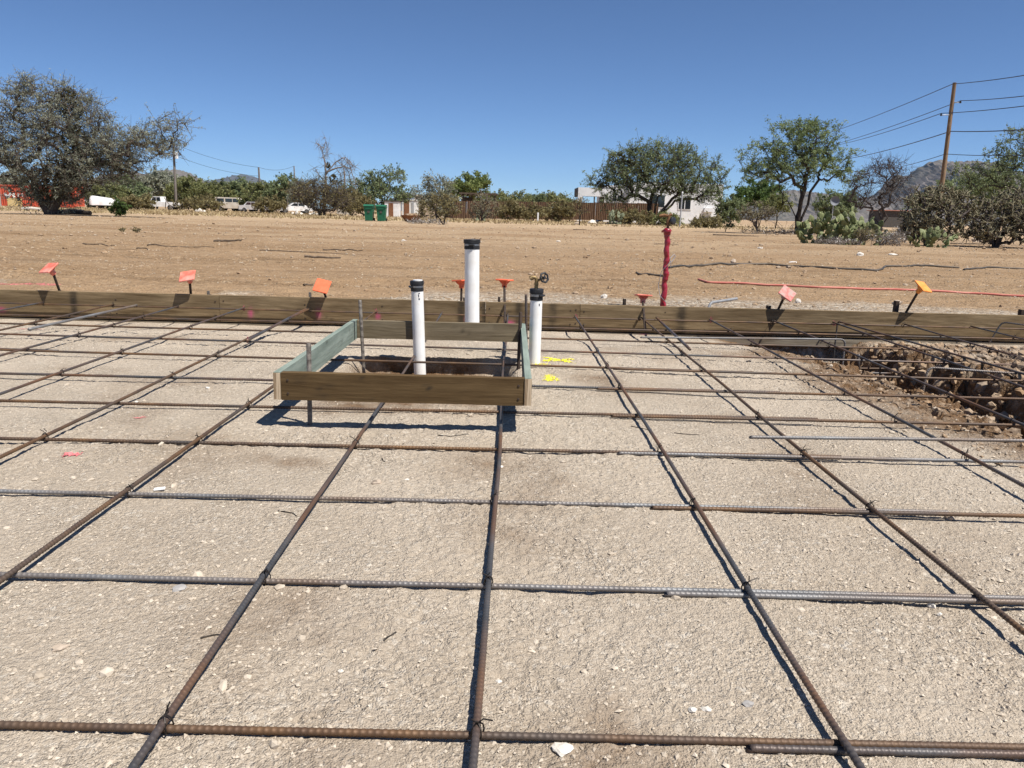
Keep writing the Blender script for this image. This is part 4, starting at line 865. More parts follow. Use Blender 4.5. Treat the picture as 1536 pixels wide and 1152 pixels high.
LEAF = {
 'iron': leaf_mat('ironwood_leaf', (0.130, 0.142, 0.094), (0.425, 0.437, 0.336)),
 'mesq': leaf_mat('mesquite_leaf', (0.088, 0.114, 0.056), (0.297, 0.347, 0.168)),
 'green': leaf_mat('green_mesquite_leaf', (0.104, 0.148, 0.052), (0.305, 0.365, 0.166)),
 'deep': leaf_mat('deep_green_leaf', (0.049, 0.092, 0.026), (0.159, 0.225, 0.067)),
 'creo': leaf_mat('creosote_leaf', (0.106, 0.121, 0.046), (0.292, 0.300, 0.124)),
 'bright': leaf_mat('palo_verde_leaf', (0.094, 0.131, 0.036), (0.275, 0.312, 0.109)),
 'mist': leaf_mat('mistletoe_leaf', (0.043, 0.038, 0.014), (0.123, 0.104, 0.043)),
 'straw': leaf_mat('dry_straw', (0.22, 0.16, 0.08), (0.48, 0.38, 0.21), 0.1),
 'greyw': leaf_mat('grey_weed', (0.246, 0.225, 0.203), (0.493, 0.464, 0.428), 0.1),
 'olive': leaf_mat('olive_shrub_leaf', (0.133, 0.110, 0.044), (0.300, 0.256, 0.124)),
}

# ------------------------------------------------------------------ plants
def skeleton(base, targets, r, stems=3, first=0.18, wig=0.10, tip_r=0.006, expo=2.3, hmin=0.15):
    """grow limbs from base to every target point by joining each to the closest limb already there"""
    base = np.asarray(base, float); T = np.asarray(targets, float)
    nodes = [base]; par = [-1]; isT = [False]
    ext = max(np.linalg.norm(T - base, axis=1).max(), 0.1)
    T = T[np.argsort(np.linalg.norm(T - base, axis=1) * r.uniform(0.75, 1.25, len(T)))]
    ctr = T.mean(0)
    for k in range(stems):                       # main limbs
        far = T[int(r.integers(len(T) // 2, len(T)))]
        q = base + (far - base) * 0.55; q[2] = max(q[2], base[2] + ext * 0.3); n = 5; prev = 0
        for i in range(1, n + 1):
            t = i / n; p = base * (1 - t) + q * t; p[2] += ext * first * math.sin(math.pi * t) * 0.6; p += r.normal(0, ext * wig * 0.15, 3)
            nodes.append(p); par.append(prev); isT.append(False); prev = len(nodes) - 1
    NA = np.zeros((len(nodes) + len(T) * 3 + 5, 3)); NA[:len(nodes)] = nodes; cnt = len(nodes); par = list(par)
    tips = []
    for t in T:
        d = t - NA[:cnt]; dist = np.sqrt((d ** 2).sum(1)) + 0.55 * np.maximum(NA[:cnt, 2] - t[2], 0) + 0.02 * ext
        dist[0] += ext * 0.8; j = int(dist.argmin()); L = np.linalg.norm(t - NA[j]); prev = j
        for f in (0.4, 0.75, 1.0):
            p = NA[j] * (1 - f) + t * f + (r.normal(0, L * wig, 3) if f < 1 else 0); p[2] += L * 0.12 * math.sin(math.pi * f)
            NA[cnt] = p; par.append(prev); prev = cnt; cnt += 1
        tips.append(prev)
    NA = NA[:cnt]; rad = np.zeros(cnt); rad[tips] = tip_r ** expo
    for i in range(cnt - 1, 0, -1):
        if rad[i] == 0: rad[i] = tip_r ** expo
        rad[par[i]] += rad[i]
    rad = rad ** (1 / expo)
    return NA, np.array(par), rad, np.array(tips)
def limb_mesh(NA, par, rad, n=5, minr=0.0, flare=1.25):
    i = np.arange(1, len(NA)); p = par[1:]; A, B = NA[p], NA[i]; ra, rb = np.maximum(np.minimum(rad[p], rad[i] * 1.35), minr), np.maximum(rad[i], minr)
    D = B - A; L = np.linalg.norm(D, axis=1); ok = L > 1e-6; A, B, ra, rb, D, L = A[ok], B[ok], ra[ok], rb[ok], D[ok], L[ok]
    D = D / L[:, None]; ref = np.where(np.abs(D[:, 2:3]) < 0.9, np.array([[0, 0, 1.0]]), np.array([[1.0, 0, 0]]))
    U = np.cross(D, ref); U /= np.linalg.norm(U, axis=1)[:, None]; W = np.cross(U, D); th = 2 * np.pi * np.arange(n) / n
    ring = np.cos(th)[None, :, None] * U[:, None] + np.sin(th)[None, :, None] * W[:, None]
    V = np.concatenate([A[:, None] + ra[:, None, None] * ring, (B + D * rb[:, None] * 0.3)[:, None] + rb[:, None, None] * ring], 1)
    k = np.arange(n); F = np.stack([k, (k + 1) % n, (k + 1) % n + n, k + n], -1)[None] + (np.arange(len(A)) * 2 * n)[:, None, None]
    return V.reshape(-1, 3), F.reshape(-1, 4)
def twig_segments(P, r, k, L, up=0.3):
    n = len(P) * k; d = r.normal(0, 1, (n, 3)); d[:, 2] += up; d /= np.linalg.norm(d, axis=1)[:, None]
    A = np.repeat(P, k, 0); return A, A + d * (L * r.uniform(0.4, 1.2, n))[:, None]
def seg_mesh(A, B, ra, rb, n=3):
    NA = np.empty((2 * len(A), 3)); NA[0::2] = A; NA[1::2] = B
    D = B - A; D = D / np.maximum(np.linalg.norm(D, axis=1), 1e-9)[:, None]; ref = np.where(np.abs(D[:, 2:3]) < 0.9, np.array([[0, 0, 1.0]]), np.array([[1.0, 0, 0]]))
    U = np.cross(D, ref); U /= np.linalg.norm(U, axis=1)[:, None]; W = np.cross(U, D); th = 2 * np.pi * np.arange(n) / n
    ring = np.cos(th)[None, :, None] * U[:, None] + np.sin(th)[None, :, None] * W[:, None]
    V = np.concatenate([A[:, None] + np.reshape(ra, (-1, 1, 1)) * ring, B[:, None] + np.reshape(rb, (-1, 1, 1)) * ring], 1)
    k = np.arange(n); F = np.stack([k, (k + 1) % n, (k + 1) % n + n, k + n], -1)[None] + (np.arange(len(A)) * 2 * n)[:, None, None]
    return V.reshape(-1, 3), F.reshape(-1, 4)
def leaf_mesh(P, r, size, aspect=2.2, droop=0.0):
    n = len(P); a = r.normal(0, 1, (n, 3)); a[:, 2] -= droop; a /= np.linalg.norm(a, axis=1)[:, None]
    b = np.cross(a, r.normal(0, 1, (n, 3))); b /= np.linalg.norm(b, axis=1)[:, None]
    s = (size * r.uniform(0.55, 1.35, n))[:, None]; w = s / aspect
    V = np.stack([P - a * s * .5, P + b * w * .5 - a * s * 0.05, P + a * s * .5, P - b * w * .5 - a * s * .05], 1)
    return V.reshape(-1, 3), (np.arange(4 * n).reshape(n, 4))
def ell_points(ells, n, r, Y, base, depth=0.8, shell=0.5, yoff=0.0):
    """points in crown lobes; each lobe (cx, cy, rx, ry) was read off the photo and is turned into metres at the plant's own distance"""
    E_ = np.array([e[:4] for e in ells], float); wgt = E_[:, 2] * E_[:, 3]; wgt = wgt / wgt.sum(); k = r.choice(len(ells), n, p=wgt)
    C = np.array([aty(e[0], e[1], Y) for e in E_]); R = np.stack([E_[:, 2] * Y / FPX * 1.02, E_[:, 2] * Y / FPX * depth, E_[:, 3] * Y / FPX], -1)
    d = r.normal(0, 1, (n, 3)); d /= np.linalg.norm(d, axis=1)[:, None]; rad = r.random(n) ** (1 / (3 + 2 * shell))
    P = C[k] + d * R[k] * rad[:, None]
    return P
PLANT_N = [0]
def plant(name, label, cat, bpx, Y, ells, nt=200, leaves=3000, lsize=0.12, leaf='mesq', bark='bark', stems=3, tip_r=0.006, seed=1, depth=0.8, twigs=3, tl=0.5, group=None,
          spread=0.35, aspect=2.2, trunkname='trunk', crownname='crown', clump=None, expo=2.3, wig=0.10, minr=0.0, bz=0.0, expo_tone=1.0, bpy_=None):
    r = np.random.default_rng(1000 + seed)
    bx = aty(bpx, 320, Y)[0]; base = np.array([bx, Y, float(field_z(bx, Y)) - 0.05 + bz])
    T = ell_points(ells, nt, r, Y, base, depth); T[:, 2] = np.maximum(T[:, 2], base[2] + 0.12)
    NA, par, rad, tips = skeleton(base, T, r, stems, wig=wig, tip_r=tip_r, expo=expo)
    root = empty(name, base, label, cat, group)
    V, F = limb_mesh(NA, par, rad, 5, minr); parts = [(V, F)]
    tp = NA[tips]
    if twigs:
        A, B = twig_segments(tp, r, twigs, tl); parts.append(seg_mesh(A, B, np.full(len(A), max(tip_r, minr)), np.full(len(A), max(tip_r * 0.4, minr * 0.6)), 3))
        ends = A; tvec = B - A
    else: ends = tp; tvec = tp * 0
    Vs = [parts[0][0]]; Fs = [parts[0][1]]
    for v, f in parts[1:]: Fs.append(f + sum(len(q) for q in Vs)); Vs.append(v)
    o = put(trunkname, mesh_np(trunkname, np.concatenate(Vs) - base, np.concatenate(Fs), True), M[bark], root)
    if leaves:
        k = r.integers(0, len(ends), leaves); dens = r.random(len(ends)) ** 1.5; k2 = r.choice(len(ends), leaves, p=dens / dens.sum())
        P = ends[k2] + tvec[k2] * r.uniform(0.15, 1.03, leaves)[:, None] + r.normal(0, spread * 0.32, (leaves, 3)) * [1, 1, 0.7]; P[:, 2] = np.maximum(P[:, 2], base[2] + 0.05)
        V, F = leaf_mesh(P - base, r, lsize, aspect)
        tone = np.clip(np.repeat(r.random(len(ends))[k2] * 0.55 + r.random(leaves) * 0.45, 4), 0, 1) ** expo_tone
        put(crownname, mesh_np(crownname, V, F, False, {'tone': tone}), LEAF[leaf], root)
    if clump:
        for ce in clump:
            n = int(ce[4]); P = ell_points([ce], n, r, Y, base, 0.9); V, F = leaf_mesh(P - base, r, lsize * 1.1, 1.8)
            put('mistletoe', mesh_np('mistletoe', V, F, False, {'tone': np.repeat(r.random(n), 4)}), LEAF['mist'], root)['kind'] = 'stuff'
    return root

# the big trees
plant('ironwood_tree', 'huge grey-green ironwood with a dark trunk at the left edge', 'tree', 75, 44.0,
      [(105, 185, 62, 50), (45, 165, 45, 40), (15, 205, 45, 50), (75, 230, 75, 50), (150, 215, 45, 40), (190, 222, 45, 24), (228, 205, 36, 20), (255, 190, 24, 14), (262, 222, 20, 16), (215, 228, 44, 16), (170, 240, 44, 22), (200, 212, 34, 18), (185, 255, 30, 14), (100, 296, 24, 16), (50, 298, 26, 12), (-35, 215, 45, 55), (100, 150, 38, 24), (35, 130, 14, 16), (130, 255, 55, 30), (60, 270, 40, 22), (40, 285, 30, 18), (110, 285, 26, 18), (75, 295, 26, 16), (150, 262, 30, 18)],
      nt=1000, leaves=64000, lsize=0.12, leaf='iron', bark='bark', stems=9, tip_r=0.012, seed=1, twigs=5, tl=0.95, spread=0.20, aspect=3.4, depth=0.75,
      clump=[(105, 158, 17, 24, 1500), (112, 212, 20, 24, 1400), (92, 250, 22, 22, 1300), (122, 268, 16, 22, 900), (60, 262, 14, 18, 600), (85, 285, 24, 16, 700)], expo=2.08)
plant('mesquite_tree', 'wide mesquite with dark mistletoe clumps in front of the white house', 'tree', 980, 79.0,
      [(985, 250, 70, 30), (935, 255, 40, 30), (1040, 258, 45, 30), (1075, 275, 18, 16), (985, 232, 60, 18), (930, 285, 35, 22), (1050, 285, 38, 18), (900, 265, 18, 20), (985, 265, 66, 22), (985, 230, 40, 16), (978, 243, 34, 22), (960, 285, 40, 16), (1015, 285, 40, 14), (925, 300, 26, 12), (1065, 295, 22, 12)],
      nt=560, leaves=32000, lsize=0.2, leaf='mesq', bark='bark_dark', stems=4, tip_r=0.016, seed=2, twigs=4, tl=1.2, spread=0.3, aspect=2.8,
      clump=[(925, 242, 14, 14, 420), (945, 250, 16, 10, 380), (965, 258, 14, 10, 300), (1030, 255, 9, 16, 260), (1012, 282, 13, 10, 300), (905, 275, 10, 9, 200)], expo=2.15)
plant('green_mesquite', 'fresh green mesquite with a forked dark trunk left of the prickly pear', 'tree', 1198, 42.8,
      [(1195, 222, 55, 40), (1150, 240, 40, 24), (1225, 215, 40, 32), (1245, 245, 42, 26), (1275, 260, 22, 16), (1125, 262, 14, 10), (1180, 260, 55, 18), (1200, 195, 32, 18)],
      nt=440, leaves=26000, lsize=0.10, leaf='green', bark='bark_dark', stems=5, tip_r=0.008, seed=3, twigs=3, tl=0.55, spread=0.2, aspect=2.2, expo=2.1)
plant('dead_shrub', 'dark leafless spreading dead tree between the prickly pear and the cholla', 'tree', 1318, 38.0,
      [(1315, 280, 40, 28), (1340, 258, 28, 20), (1300, 265, 22, 16), (1345, 290, 25, 22), (1325, 245, 16, 10), (1290, 292, 22, 18)],
      nt=330, leaves=0, bark='dead_dark', stems=6, tip_r=0.007, seed=4, twigs=5, tl=0.5, wig=0.2)
plant('mesquite_tree', 'pale feathery mesquite cut off by the right edge', 'tree', 1545, 62.0,
      [(1520, 225, 26, 30), (1495, 250, 32, 24), (1455, 257, 28, 12), (1535, 260, 30, 34), (1490, 275, 40, 14)],
      nt=260, leaves=8000, lsize=0.17, leaf='mesq', bark='bark_dark', stems=4, tip_r=0.011, seed=5, twigs=3, tl=0.8, spread=0.28)
plant('mesquite_bush', 'dense dark green mesquite behind the leaning power pole', 'tree', 1460, 66.0,
      [(1455, 290, 50, 24), (1500, 290, 40, 24), (1425, 297, 26, 18), (1530, 300, 30, 28), (1480, 272, 30, 12)],
      nt=240, leaves=12000, lsize=0.22, leaf='mesq', bark='bark_dark', stems=4, tip_r=0.010, seed=6, twigs=2, tl=0.7, spread=0.4)
plant('round_tree', 'rounded dense dark green tree left of the green mesquite', 'tree', 1140, 80.0, [(1135, 290, 36, 17), (1120, 297, 22, 16), (1152, 296, 22, 16)],
      nt=160, leaves=11000, lsize=0.26, leaf='deep', bark='bark_dark', stems=3, seed=7, twigs=2, tl=0.6, spread=0.35)
def dead_tree():
    Y = 85.0; r = np.random.default_rng(88); b0 = aty(486, 322, Y); base = np.array([b0[0], Y, float(field_z(b0[0], Y)) - 0.05])
    root = empty('dead_tree', base, 'half dead tree with a bare arching top left of the green bins', 'tree'); limbs = MB()
    LM = [([(486, 326), (488, 300), (490, 275), (489, 250), (486, 232), (482, 219), (475, 214)], .17, .02), ([(489, 262), (496, 250), (505, 241), (514, 235), (522, 239), (528, 250)], .09, .02), ([(490, 258), (503, 252), (518, 249), (527, 255), (532, 266), (535, 277)], .10, .018),
          ([(507, 242), (515, 250), (519, 262), (520, 270)], .05, .015), ([(518, 249), (524, 262), (527, 275)], .05, .015), ([(514, 236), (524, 246), (533, 250)], .04, .012), ([(484, 226), (488, 215), (487, 206)], .04, .012), ([(489, 275), (478, 262), (472, 252)], .07, .015),
          ([(489, 285), (500, 275), (512, 272)], .07, .02), ([(488, 295), (474, 283), (466, 270)], .07, .02), ([(505, 252), (512, 260), (513, 270)], .04, .012), ([(486, 236), (490, 228), (491, 220)], .03, .01)]
    tips = []
    for pts, ra, rb in LM:
        P = np.array([aty(x, y, Y) - base for x, y in pts]); P[1:, 1] += r.normal(0, .35, len(P) - 1).cumsum() * 0.6; Q, s_ = polypath(P, 0.35); Q[1:-1] += r.normal(0, .05, (len(Q) - 2, 3)); limbs.tube(Q, list(np.linspace(ra, rb, len(Q))), 6); tips.append(Q[len(Q) // 3:])
    T = np.concatenate(tips); A, B = twig_segments(T, r, 7, 0.95, -0.35); V, F = seg_mesh(A, B, np.full(len(A), .018), np.full(len(A), .008), 3)
    limbs.build('trunk', M['dead_twigs'], root, True); put('twigs', mesh_np('twigs', V, F, True), M['dead_twigs'], root)
    for ce in ((492, 248, 4, 4, 70), (500, 268, 6, 6, 90), (487, 283, 9, 7, 160)):
        P = ell_points([ce], ce[4], r, Y, base, 0.9); V, F = leaf_mesh(P - base, r, .3, 1.8); put('mistletoe', mesh_np('mistletoe', V, F, False, {'tone': np.repeat(r.random(ce[4]), 4)}), LEAF['mist'], root)['kind'] = 'stuff'
dead_tree()
plant('thorn_bush', 'twiggy grey bush round the foot of the half dead tree', 'shrub', 480, 84.0,
      [(478, 292, 38, 22), (505, 295, 28, 20), (455, 288, 24, 18), (490, 305, 34, 14)],
      nt=340, leaves=5500, lsize=0.18, leaf='olive', bark='dead_dark', stems=9, tip_r=0.014, seed=9, twigs=6, tl=1.1, spread=0.4)
plant('mesquite_tree', 'grey-green mesquite rising behind the two green bins', 'tree', 572, 92.0,
      [(560, 278, 26, 18), (590, 272, 20, 18), (555, 268, 16, 8), (575, 296, 40, 14), (535, 290, 20, 18), (608, 290, 14, 10)],
      nt=260, leaves=8000, lsize=0.27, leaf='mesq', bark='bark', stems=4, tip_r=0.014, seed=10, twigs=3, tl=0.9, spread=0.4)
plant('palo_verde', 'bright green palo verde behind the brown pergola', 'tree', 700, 105.0,
      [(700, 282, 32, 14), (718, 274, 16, 10), (680, 290, 22, 12)], nt=150, leaves=9000, lsize=0.34, leaf='bright', bark='bark', stems=3, tip_r=0.012, seed=11, twigs=2, tl=0.9, spread=0.5)
plant('sparse_tree', 'sparse pale-leaved tree left of the brown fence', 'tree', 655, 72.0,
      [(650, 275, 18, 12), (640, 290, 22, 12), (665, 290, 22, 20), (655, 305, 30, 14)], nt=180, leaves=4200, lsize=0.2, leaf='iron', bark='bark', stems=4, tip_r=0.01, seed=12, twigs=3, tl=0.7, spread=0.3)
plant('young_tree', 'small thin young tree with a dark stem before the brown fence', 'tree', 666, 47.5,
      [(662, 305, 24, 16), (640, 312, 16, 10), (680, 312, 16, 12), (655, 322, 26, 6)], nt=120, leaves=1700, lsize=0.14, leaf='olive', bark='bark_dark', stems=3, tip_r=0.006, seed=13, twigs=3, tl=0.4, spread=0.18)
plant('sapling', 'small dark bare sapling in front of the brown fence', 'tree', 870, 60.0, [(870, 310, 14, 12), (868, 300, 8, 6)], nt=60, leaves=420, lsize=0.13, leaf='olive', bark='bark_dark', stems=2, tip_r=0.008, seed=14, twigs=3, tl=0.4, spread=0.2)
# the bush belt at the left and the shrubs along the fence
BUSH = [
 (152, 288, 34, 20, 100, 'creo', 'olive bush just right of the big ironwood'), (188, 283, 34, 26, 112, 'mesq', 'dark green bush behind the white boat'),
 (236, 272, 34, 22, 128, 'iron', 'grey-green tall bush at the leaning left pole'), (205, 300, 28, 10, 96, 'olive', 'low brown bush before the white pickup tail'),
 (283, 285, 34, 24, 122, 'creo', 'large olive bush right of the left utility pole'), (322, 288, 34, 20, 118, 'creo', 'olive bush right of the white pickup'),
 (300, 303, 34, 9, 100, 'olive', 'low yellowish bush before the olive bushes'), (356, 284, 30, 20, 120, 'mesq', 'green bush behind the camper shell'),
 (392, 290, 32, 22, 112, 'creo', 'green-brown bush at the short utility pole'), (428, 283, 30, 24, 108, 'mesq', 'twiggy bush between the two short poles'),
 (405, 303, 26, 9, 96, 'olive', 'low olive bush beside the white wreck'), (452, 290, 18, 18, 104, 'iron', 'grey bush left of the half dead tree'),
 (528, 300, 24, 14, 90, 'olive', 'brownish bush left of the green bins'), (545, 306, 18, 9, 86, 'olive', 'low dry bush at the foot of the bins'),
 (770, 300, 24, 12, 92, 'creo', 'olive bush right of the pergola'), (800, 297, 18, 10, 100, 'mesq', 'green bush above the brown fence, right of the pergola'),
 (765, 312, 24, 12, 84, 'olive', 'yellow-brown bush before the fence right of the pergola'), (800, 315, 16, 9, 82, 'olive', 'small yellow-brown bush by the white post'),
 (838, 312, 24, 13, 84, 'olive', 'brown bush before the middle of the fence'), (855, 305, 14, 8, 95, 'creo', 'small bush behind the fence near the white porch'),
 (1095, 308, 22, 22, 78, 'mesq', 'dull green bush right of the white house'), (1165, 304, 22, 14, 72, 'creo', 'yellow-green bush behind the green mesquite'),
 (1255, 300, 34, 20, 66, 'mesq', 'dark bush behind the prickly pear'), (1385, 300, 26, 14, 70, 'mesq', 'dark bush behind the brown cholla'),
 (1060, 330, 24, 8, 64, 'olive', 'dark low shrub right of the sign post'), (945, 322, 34, 10, 76, 'olive', 'brown low shrub left of the mesquite trunk'), (1000, 325, 22, 8, 74, 'creo', 'low shrub right of the mesquite trunk'),
 (20, 268, 22, 16, 110, 'iron', 'pale bush behind the red container'),
 (170, 292, 40, 14, 150, 'creo', 'far olive bush above the white boat'), (222, 289, 40, 16, 155, 'creo', 'far olive bush behind the white pickup cab'), (268, 288, 40, 17, 158, 'mesq', 'far green bush left of the large olive bush'), (340, 289, 44, 16, 156, 'creo', 'far olive bush behind the cream van'),
 (385, 291, 40, 15, 152, 'mesq', 'far green bush behind the white wreck'), (425, 291, 40, 15, 150, 'creo', 'far olive bush between the short poles'), (520, 292, 36, 14, 146, 'creo', 'far olive bush between dead tree and bins'), (740, 296, 30, 11, 140, 'creo', 'far olive bush behind the pergola roof'), (830, 297, 34, 8, 140, 'creo', 'far bush line left of the white porch'),
]
for k, (cx, cy_, rx, ry, Y, lf, lb) in enumerate(BUSH):
    ls = 0.0028 * Y; area = rx * ry
    plant('desert_bush', lb, 'shrub', cx, Y, [(cx, cy_ + 5, rx, ry * .85), (cx - rx * .45, cy_ + ry * .5, rx * .55, ry * .6), (cx + rx * .45, cy_ + ry * .45, rx * .55, ry * .6), (cx + rx * .1, cy_ - ry * .25, rx * .5, ry * .5)],
          nt=int(50 + area * 0.12), leaves=int(700 + area * 10), lsize=ls, leaf=lf, bark='bark_dark' if k % 2 else 'bark', stems=5, tip_r=0.00011 * Y, seed=30 + k, twigs=3, tl=0.008 * Y, spread=0.0036 * Y, trunkname='stems', crownname='foliage', group='desert bushes in the distance')
plant('dark_bush', 'small round dark green bush right of the ironwood trunk', 'shrub', 180, 47.0, [(180, 311, 10, 9), (176, 314, 10, 7)], nt=60, leaves=2200, lsize=0.13, leaf='deep', bark='bark_dark', stems=4, seed=70, twigs=2, tl=0.3, spread=0.12, trunkname='stems', crownname='foliage')
plant('weed', 'tall thin dry weed standing on the dirt left of centre', 'weed', 205, 20.0, [(203, 352, 4, 7), (208, 353, 3, 6)], nt=24, leaves=130, lsize=0.05, leaf='olive', bark='dead_dark', stems=3, tip_r=0.003, seed=71, twigs=2, tl=0.08, spread=0.03, trunkname='stems', crownname='foliage')
plant('weed', 'low weed on the dirt left of the tall thin weed', 'weed', 183, 20.5, [(183, 357, 4, 3)], nt=16, leaves=110, lsize=0.045, leaf='olive', bark='dead_dark', stems=3, tip_r=0.003, seed=72, twigs=2, tl=0.06, spread=0.03, trunkname='stems', crownname='foliage')
plant('weed', 'grey-green weed clump on the dirt below the young tree', 'weed', 632, 50.0, [(645, 333, 28, 4), (625, 334, 14, 4)], nt=70, leaves=500, lsize=0.11, leaf='greyw', bark='dead_twigs', stems=6, tip_r=0.006, seed=73, twigs=3, tl=0.3, spread=0.12, trunkname='stems', crownname='foliage')
plant('weed', 'pale grey dead brush heap under the prickly pear', 'weed', 1255, 26.0, [(1262, 364, 34, 3), (1240, 362, 20, 3)], nt=90, leaves=300, lsize=0.07, leaf='greyw', bark='dead_twigs', stems=8, tip_r=0.004, seed=74, twigs=4, tl=0.25, spread=0.08, trunkname='stems', crownname='foliage')
plant('weed', 'pale grey dead brush heap between prickly pear and cholla', 'weed', 1325, 26.0, [(1332, 360, 24, 8), (1345, 357, 14, 9)], nt=120, leaves=500, lsize=0.07, leaf='greyw', bark='dead_twigs', stems=8, tip_r=0.004, seed=75, twigs=4, tl=0.3, spread=0.08, trunkname='stems', crownname='foliage')
plant('grass_tuft', 'yellow-brown grass tuft growing against the prickly pear', 'grass tuft', 1292, 26.3, [(1295, 352, 12, 9), (1302, 353, 10, 8)], nt=60, leaves=700, lsize=0.11, leaf='olive', bark='dead_twigs', stems=8, tip_r=0.004, seed=76, twigs=4, tl=0.3, spread=0.06, aspect=6, trunkname='stems', crownname='foliage')
plant('weed', 'leaning green weed beside the sign post', 'weed', 1090, 45.0, [(1090, 334, 6, 5), (1094, 338, 5, 4)], nt=20, leaves=240, lsize=0.12, leaf='creo', bark='bark_dark', stems=3, tip_r=0.005, seed=77, twigs=2, tl=0.2, spread=0.1, trunkname='stems', crownname='foliage')
plant('brush_litter', 'dark twig litter in the shade of the green mesquite', 'brush', 1180, 42.5, [(1150, 349, 40, 3), (1215, 345, 18, 8), (1190, 350, 30, 3)], nt=150, leaves=300, lsize=0.1, leaf='greyw', bark='dead_dark', stems=8, tip_r=0.006, seed=78, twigs=4, tl=0.4, spread=0.1, trunkname='stems', crownname='foliage')

# cholla: thick jointed stems
def cholla(label, bpx, Y, ells, nt, seed):
    r = np.random.default_rng(2000 + seed); bx = aty(bpx, 320, Y)[0]; base = np.array([bx, Y, float(field_z(bx, Y)) - 0.05])
    T = ell_points(ells, nt, r, Y, base, 0.9); T[:, 2] = np.maximum(T[:, 2], base[2] + 0.12)
    NA, par, rad, tips = skeleton(base, T, r, 9, wig=0.14, tip_r=0.011, expo=2.6)
    root = empty('cholla_cactus', base, label, 'cactus', 'cholla cacti at the right')
    V, F = limb_mesh(NA, par, np.minimum(rad, 0.05), 6, 0.016)
    put('stems', mesh_np('stems', V - base, F, True), M['dead_dark'], root)
    A, B = twig_segments(NA[tips], r, 6, 0.20, 0.35); V, F = seg_mesh(A, B, np.full(len(A), 0.017), np.full(len(A), 0.011), 5)
    put('joints', mesh_np('joints', V - base, F, True), M['cholla_skin'], root)
cholla('tall brown cholla thicket in front of the leaning power pole', 1395, 28.0, [(1392, 315, 36, 34), (1420, 320, 30, 34), (1375, 335, 26, 26), (1405, 292, 26, 14), (1440, 310, 22, 24), (1365, 345, 20, 14), (1400, 352, 40, 12)], 520, 1)
cholla('sprawling grey-brown cholla thicket at the right edge', 1500, 28.0, [(1490, 325, 40, 32), (1520, 318, 36, 36), (1465, 340, 26, 20), (1545, 330, 40, 36), (1500, 354, 50, 12)], 520, 2)
cholla('round pale cholla clump before the round dark green tree', 1138, 58.0, [(1135, 316, 22, 14), (1150, 320, 16, 10), (1120, 322, 14, 9)], 230, 3)
cholla('grey cholla in front of the pergola and fence', 722, 66.0, [(722, 308, 14, 18), (735, 312, 14, 16), (712, 316, 10, 12)], 200, 4)

# prickly pear: every pad a part
def pad_mesh_(seed):
    r = np.random.default_rng(seed); n, m = 12, 7; V = []
    for i in range(m):
        t = i / (m - 1); z = t; w = math.sin(math.pi * min(1, 0.12 + 0.88 * t) ** 0.8) ** 0.75 if 0 < i < m - 1 else 0.06
        for k in range(n):
            a = 2 * math.pi * k / n; V.append((0.42 * w * math.cos(a), 0.075 * w * math.sin(a) * (1 - 0.3 * t), z))
    F = [(i * n + k, i * n + (k + 1) % n, (i + 1) * n + (k + 1) % n, (i + 1) * n + k) for i in range(m - 1) for k in range(n)] + [tuple(range(n - 1, -1, -1)), tuple((m - 1) * n + k for k in range(n))]
    me = bpy.data.meshes.new('pad'); me.from_pydata(V, [], F); me.polygons.foreach_set('use_smooth', np.ones(len(F), bool)); return me
PADM = {}
def prickly(label, bpx, Y, wpx, hpx, n, seed, skin='pear_skin', size=0.26, group='prickly pear cacti'):
    r = np.random.default_rng(3000 + seed); bx = aty(bpx, 320, Y)[0]; base = np.array([bx, Y, float(field_z(bx, Y))]); W, H = wpx * Y / FPX, hpx * Y / FPX
    root = empty('prickly_pear', base, label, 'cactus', group)
    if skin not in PADM: PADM[skin] = pad_mesh_(5); PADM[skin].materials.append(M[skin])
    pads = []
    nb = max(5, n // 8)
    for k in range(nb):
        x = float(np.clip(r.normal(0, .24), -.48, .48)) * W; pads.append((Vector((x, r.uniform(-.3, .3) * W * 0.6, -0.03)), Vector((x / W * 0.9 + r.normal(0, .2), r.normal(0, .2), 1)).normalized(), 0))
    for i in range(40 * n):
        if len(pads) >= n: break
        p, d, lv = pads[int(len(pads) * r.random() ** 0.7)]; s = size * r.uniform(0.8, 1.1)
        nd = (d + Vector((r.normal(0, .45), r.normal(0, .4), 0.15))).normalized(); nd.z = max(nd.z, 0.3); nd.normalize()
        q = p + d * s * 0.90 + Vector((r.uniform(-.2, .2) * s, 0, 0))
        if q.z + s * 0.8 < H * (1 - 0.55 * (abs(q.x) / (W * 0.55)) ** 2) * (0.85 + 0.3 * r.random()) and abs(q.x) < W * 0.55: pads.append((q, nd, lv + 1))
    for p, d, lv in pads:
        o = put('pad', PADM[skin], None, root); s = size * r.uniform(0.78, 1.2)
        o.rotation_mode = 'QUATERNION'; o.rotation_quaternion = d.to_track_quat('Z', 'Y') @ Matrix.Rotation(r.uniform(0, 3.14), 3, 'Z').to_quaternion(); o.location = p; o.scale = (s, s, s)
    return root
prickly('large bright prickly pear right of the green mesquite trunk', 1266, 27.0, 112, 76, 300, 1, 'pear_skin', 0.245)
prickly('small green prickly pear at the foot of the brown cholla', 1412, 25.8, 70, 32, 60, 2, 'pear_skin', 0.2)
prickly('low grey prickly pear left of the mesquite trunk', 925, 74.0, 40, 20, 44, 3, 'pear_grey', 0.42)
prickly('low green prickly pear right of the white house corner', 1072, 68.0, 36, 16, 30, 4, 'pear_grey', 0.40)
prickly('grey-green prickly pear under the pergola cholla', 722, 67.5, 24, 16, 26, 5, 'pear_grey', 0.38)

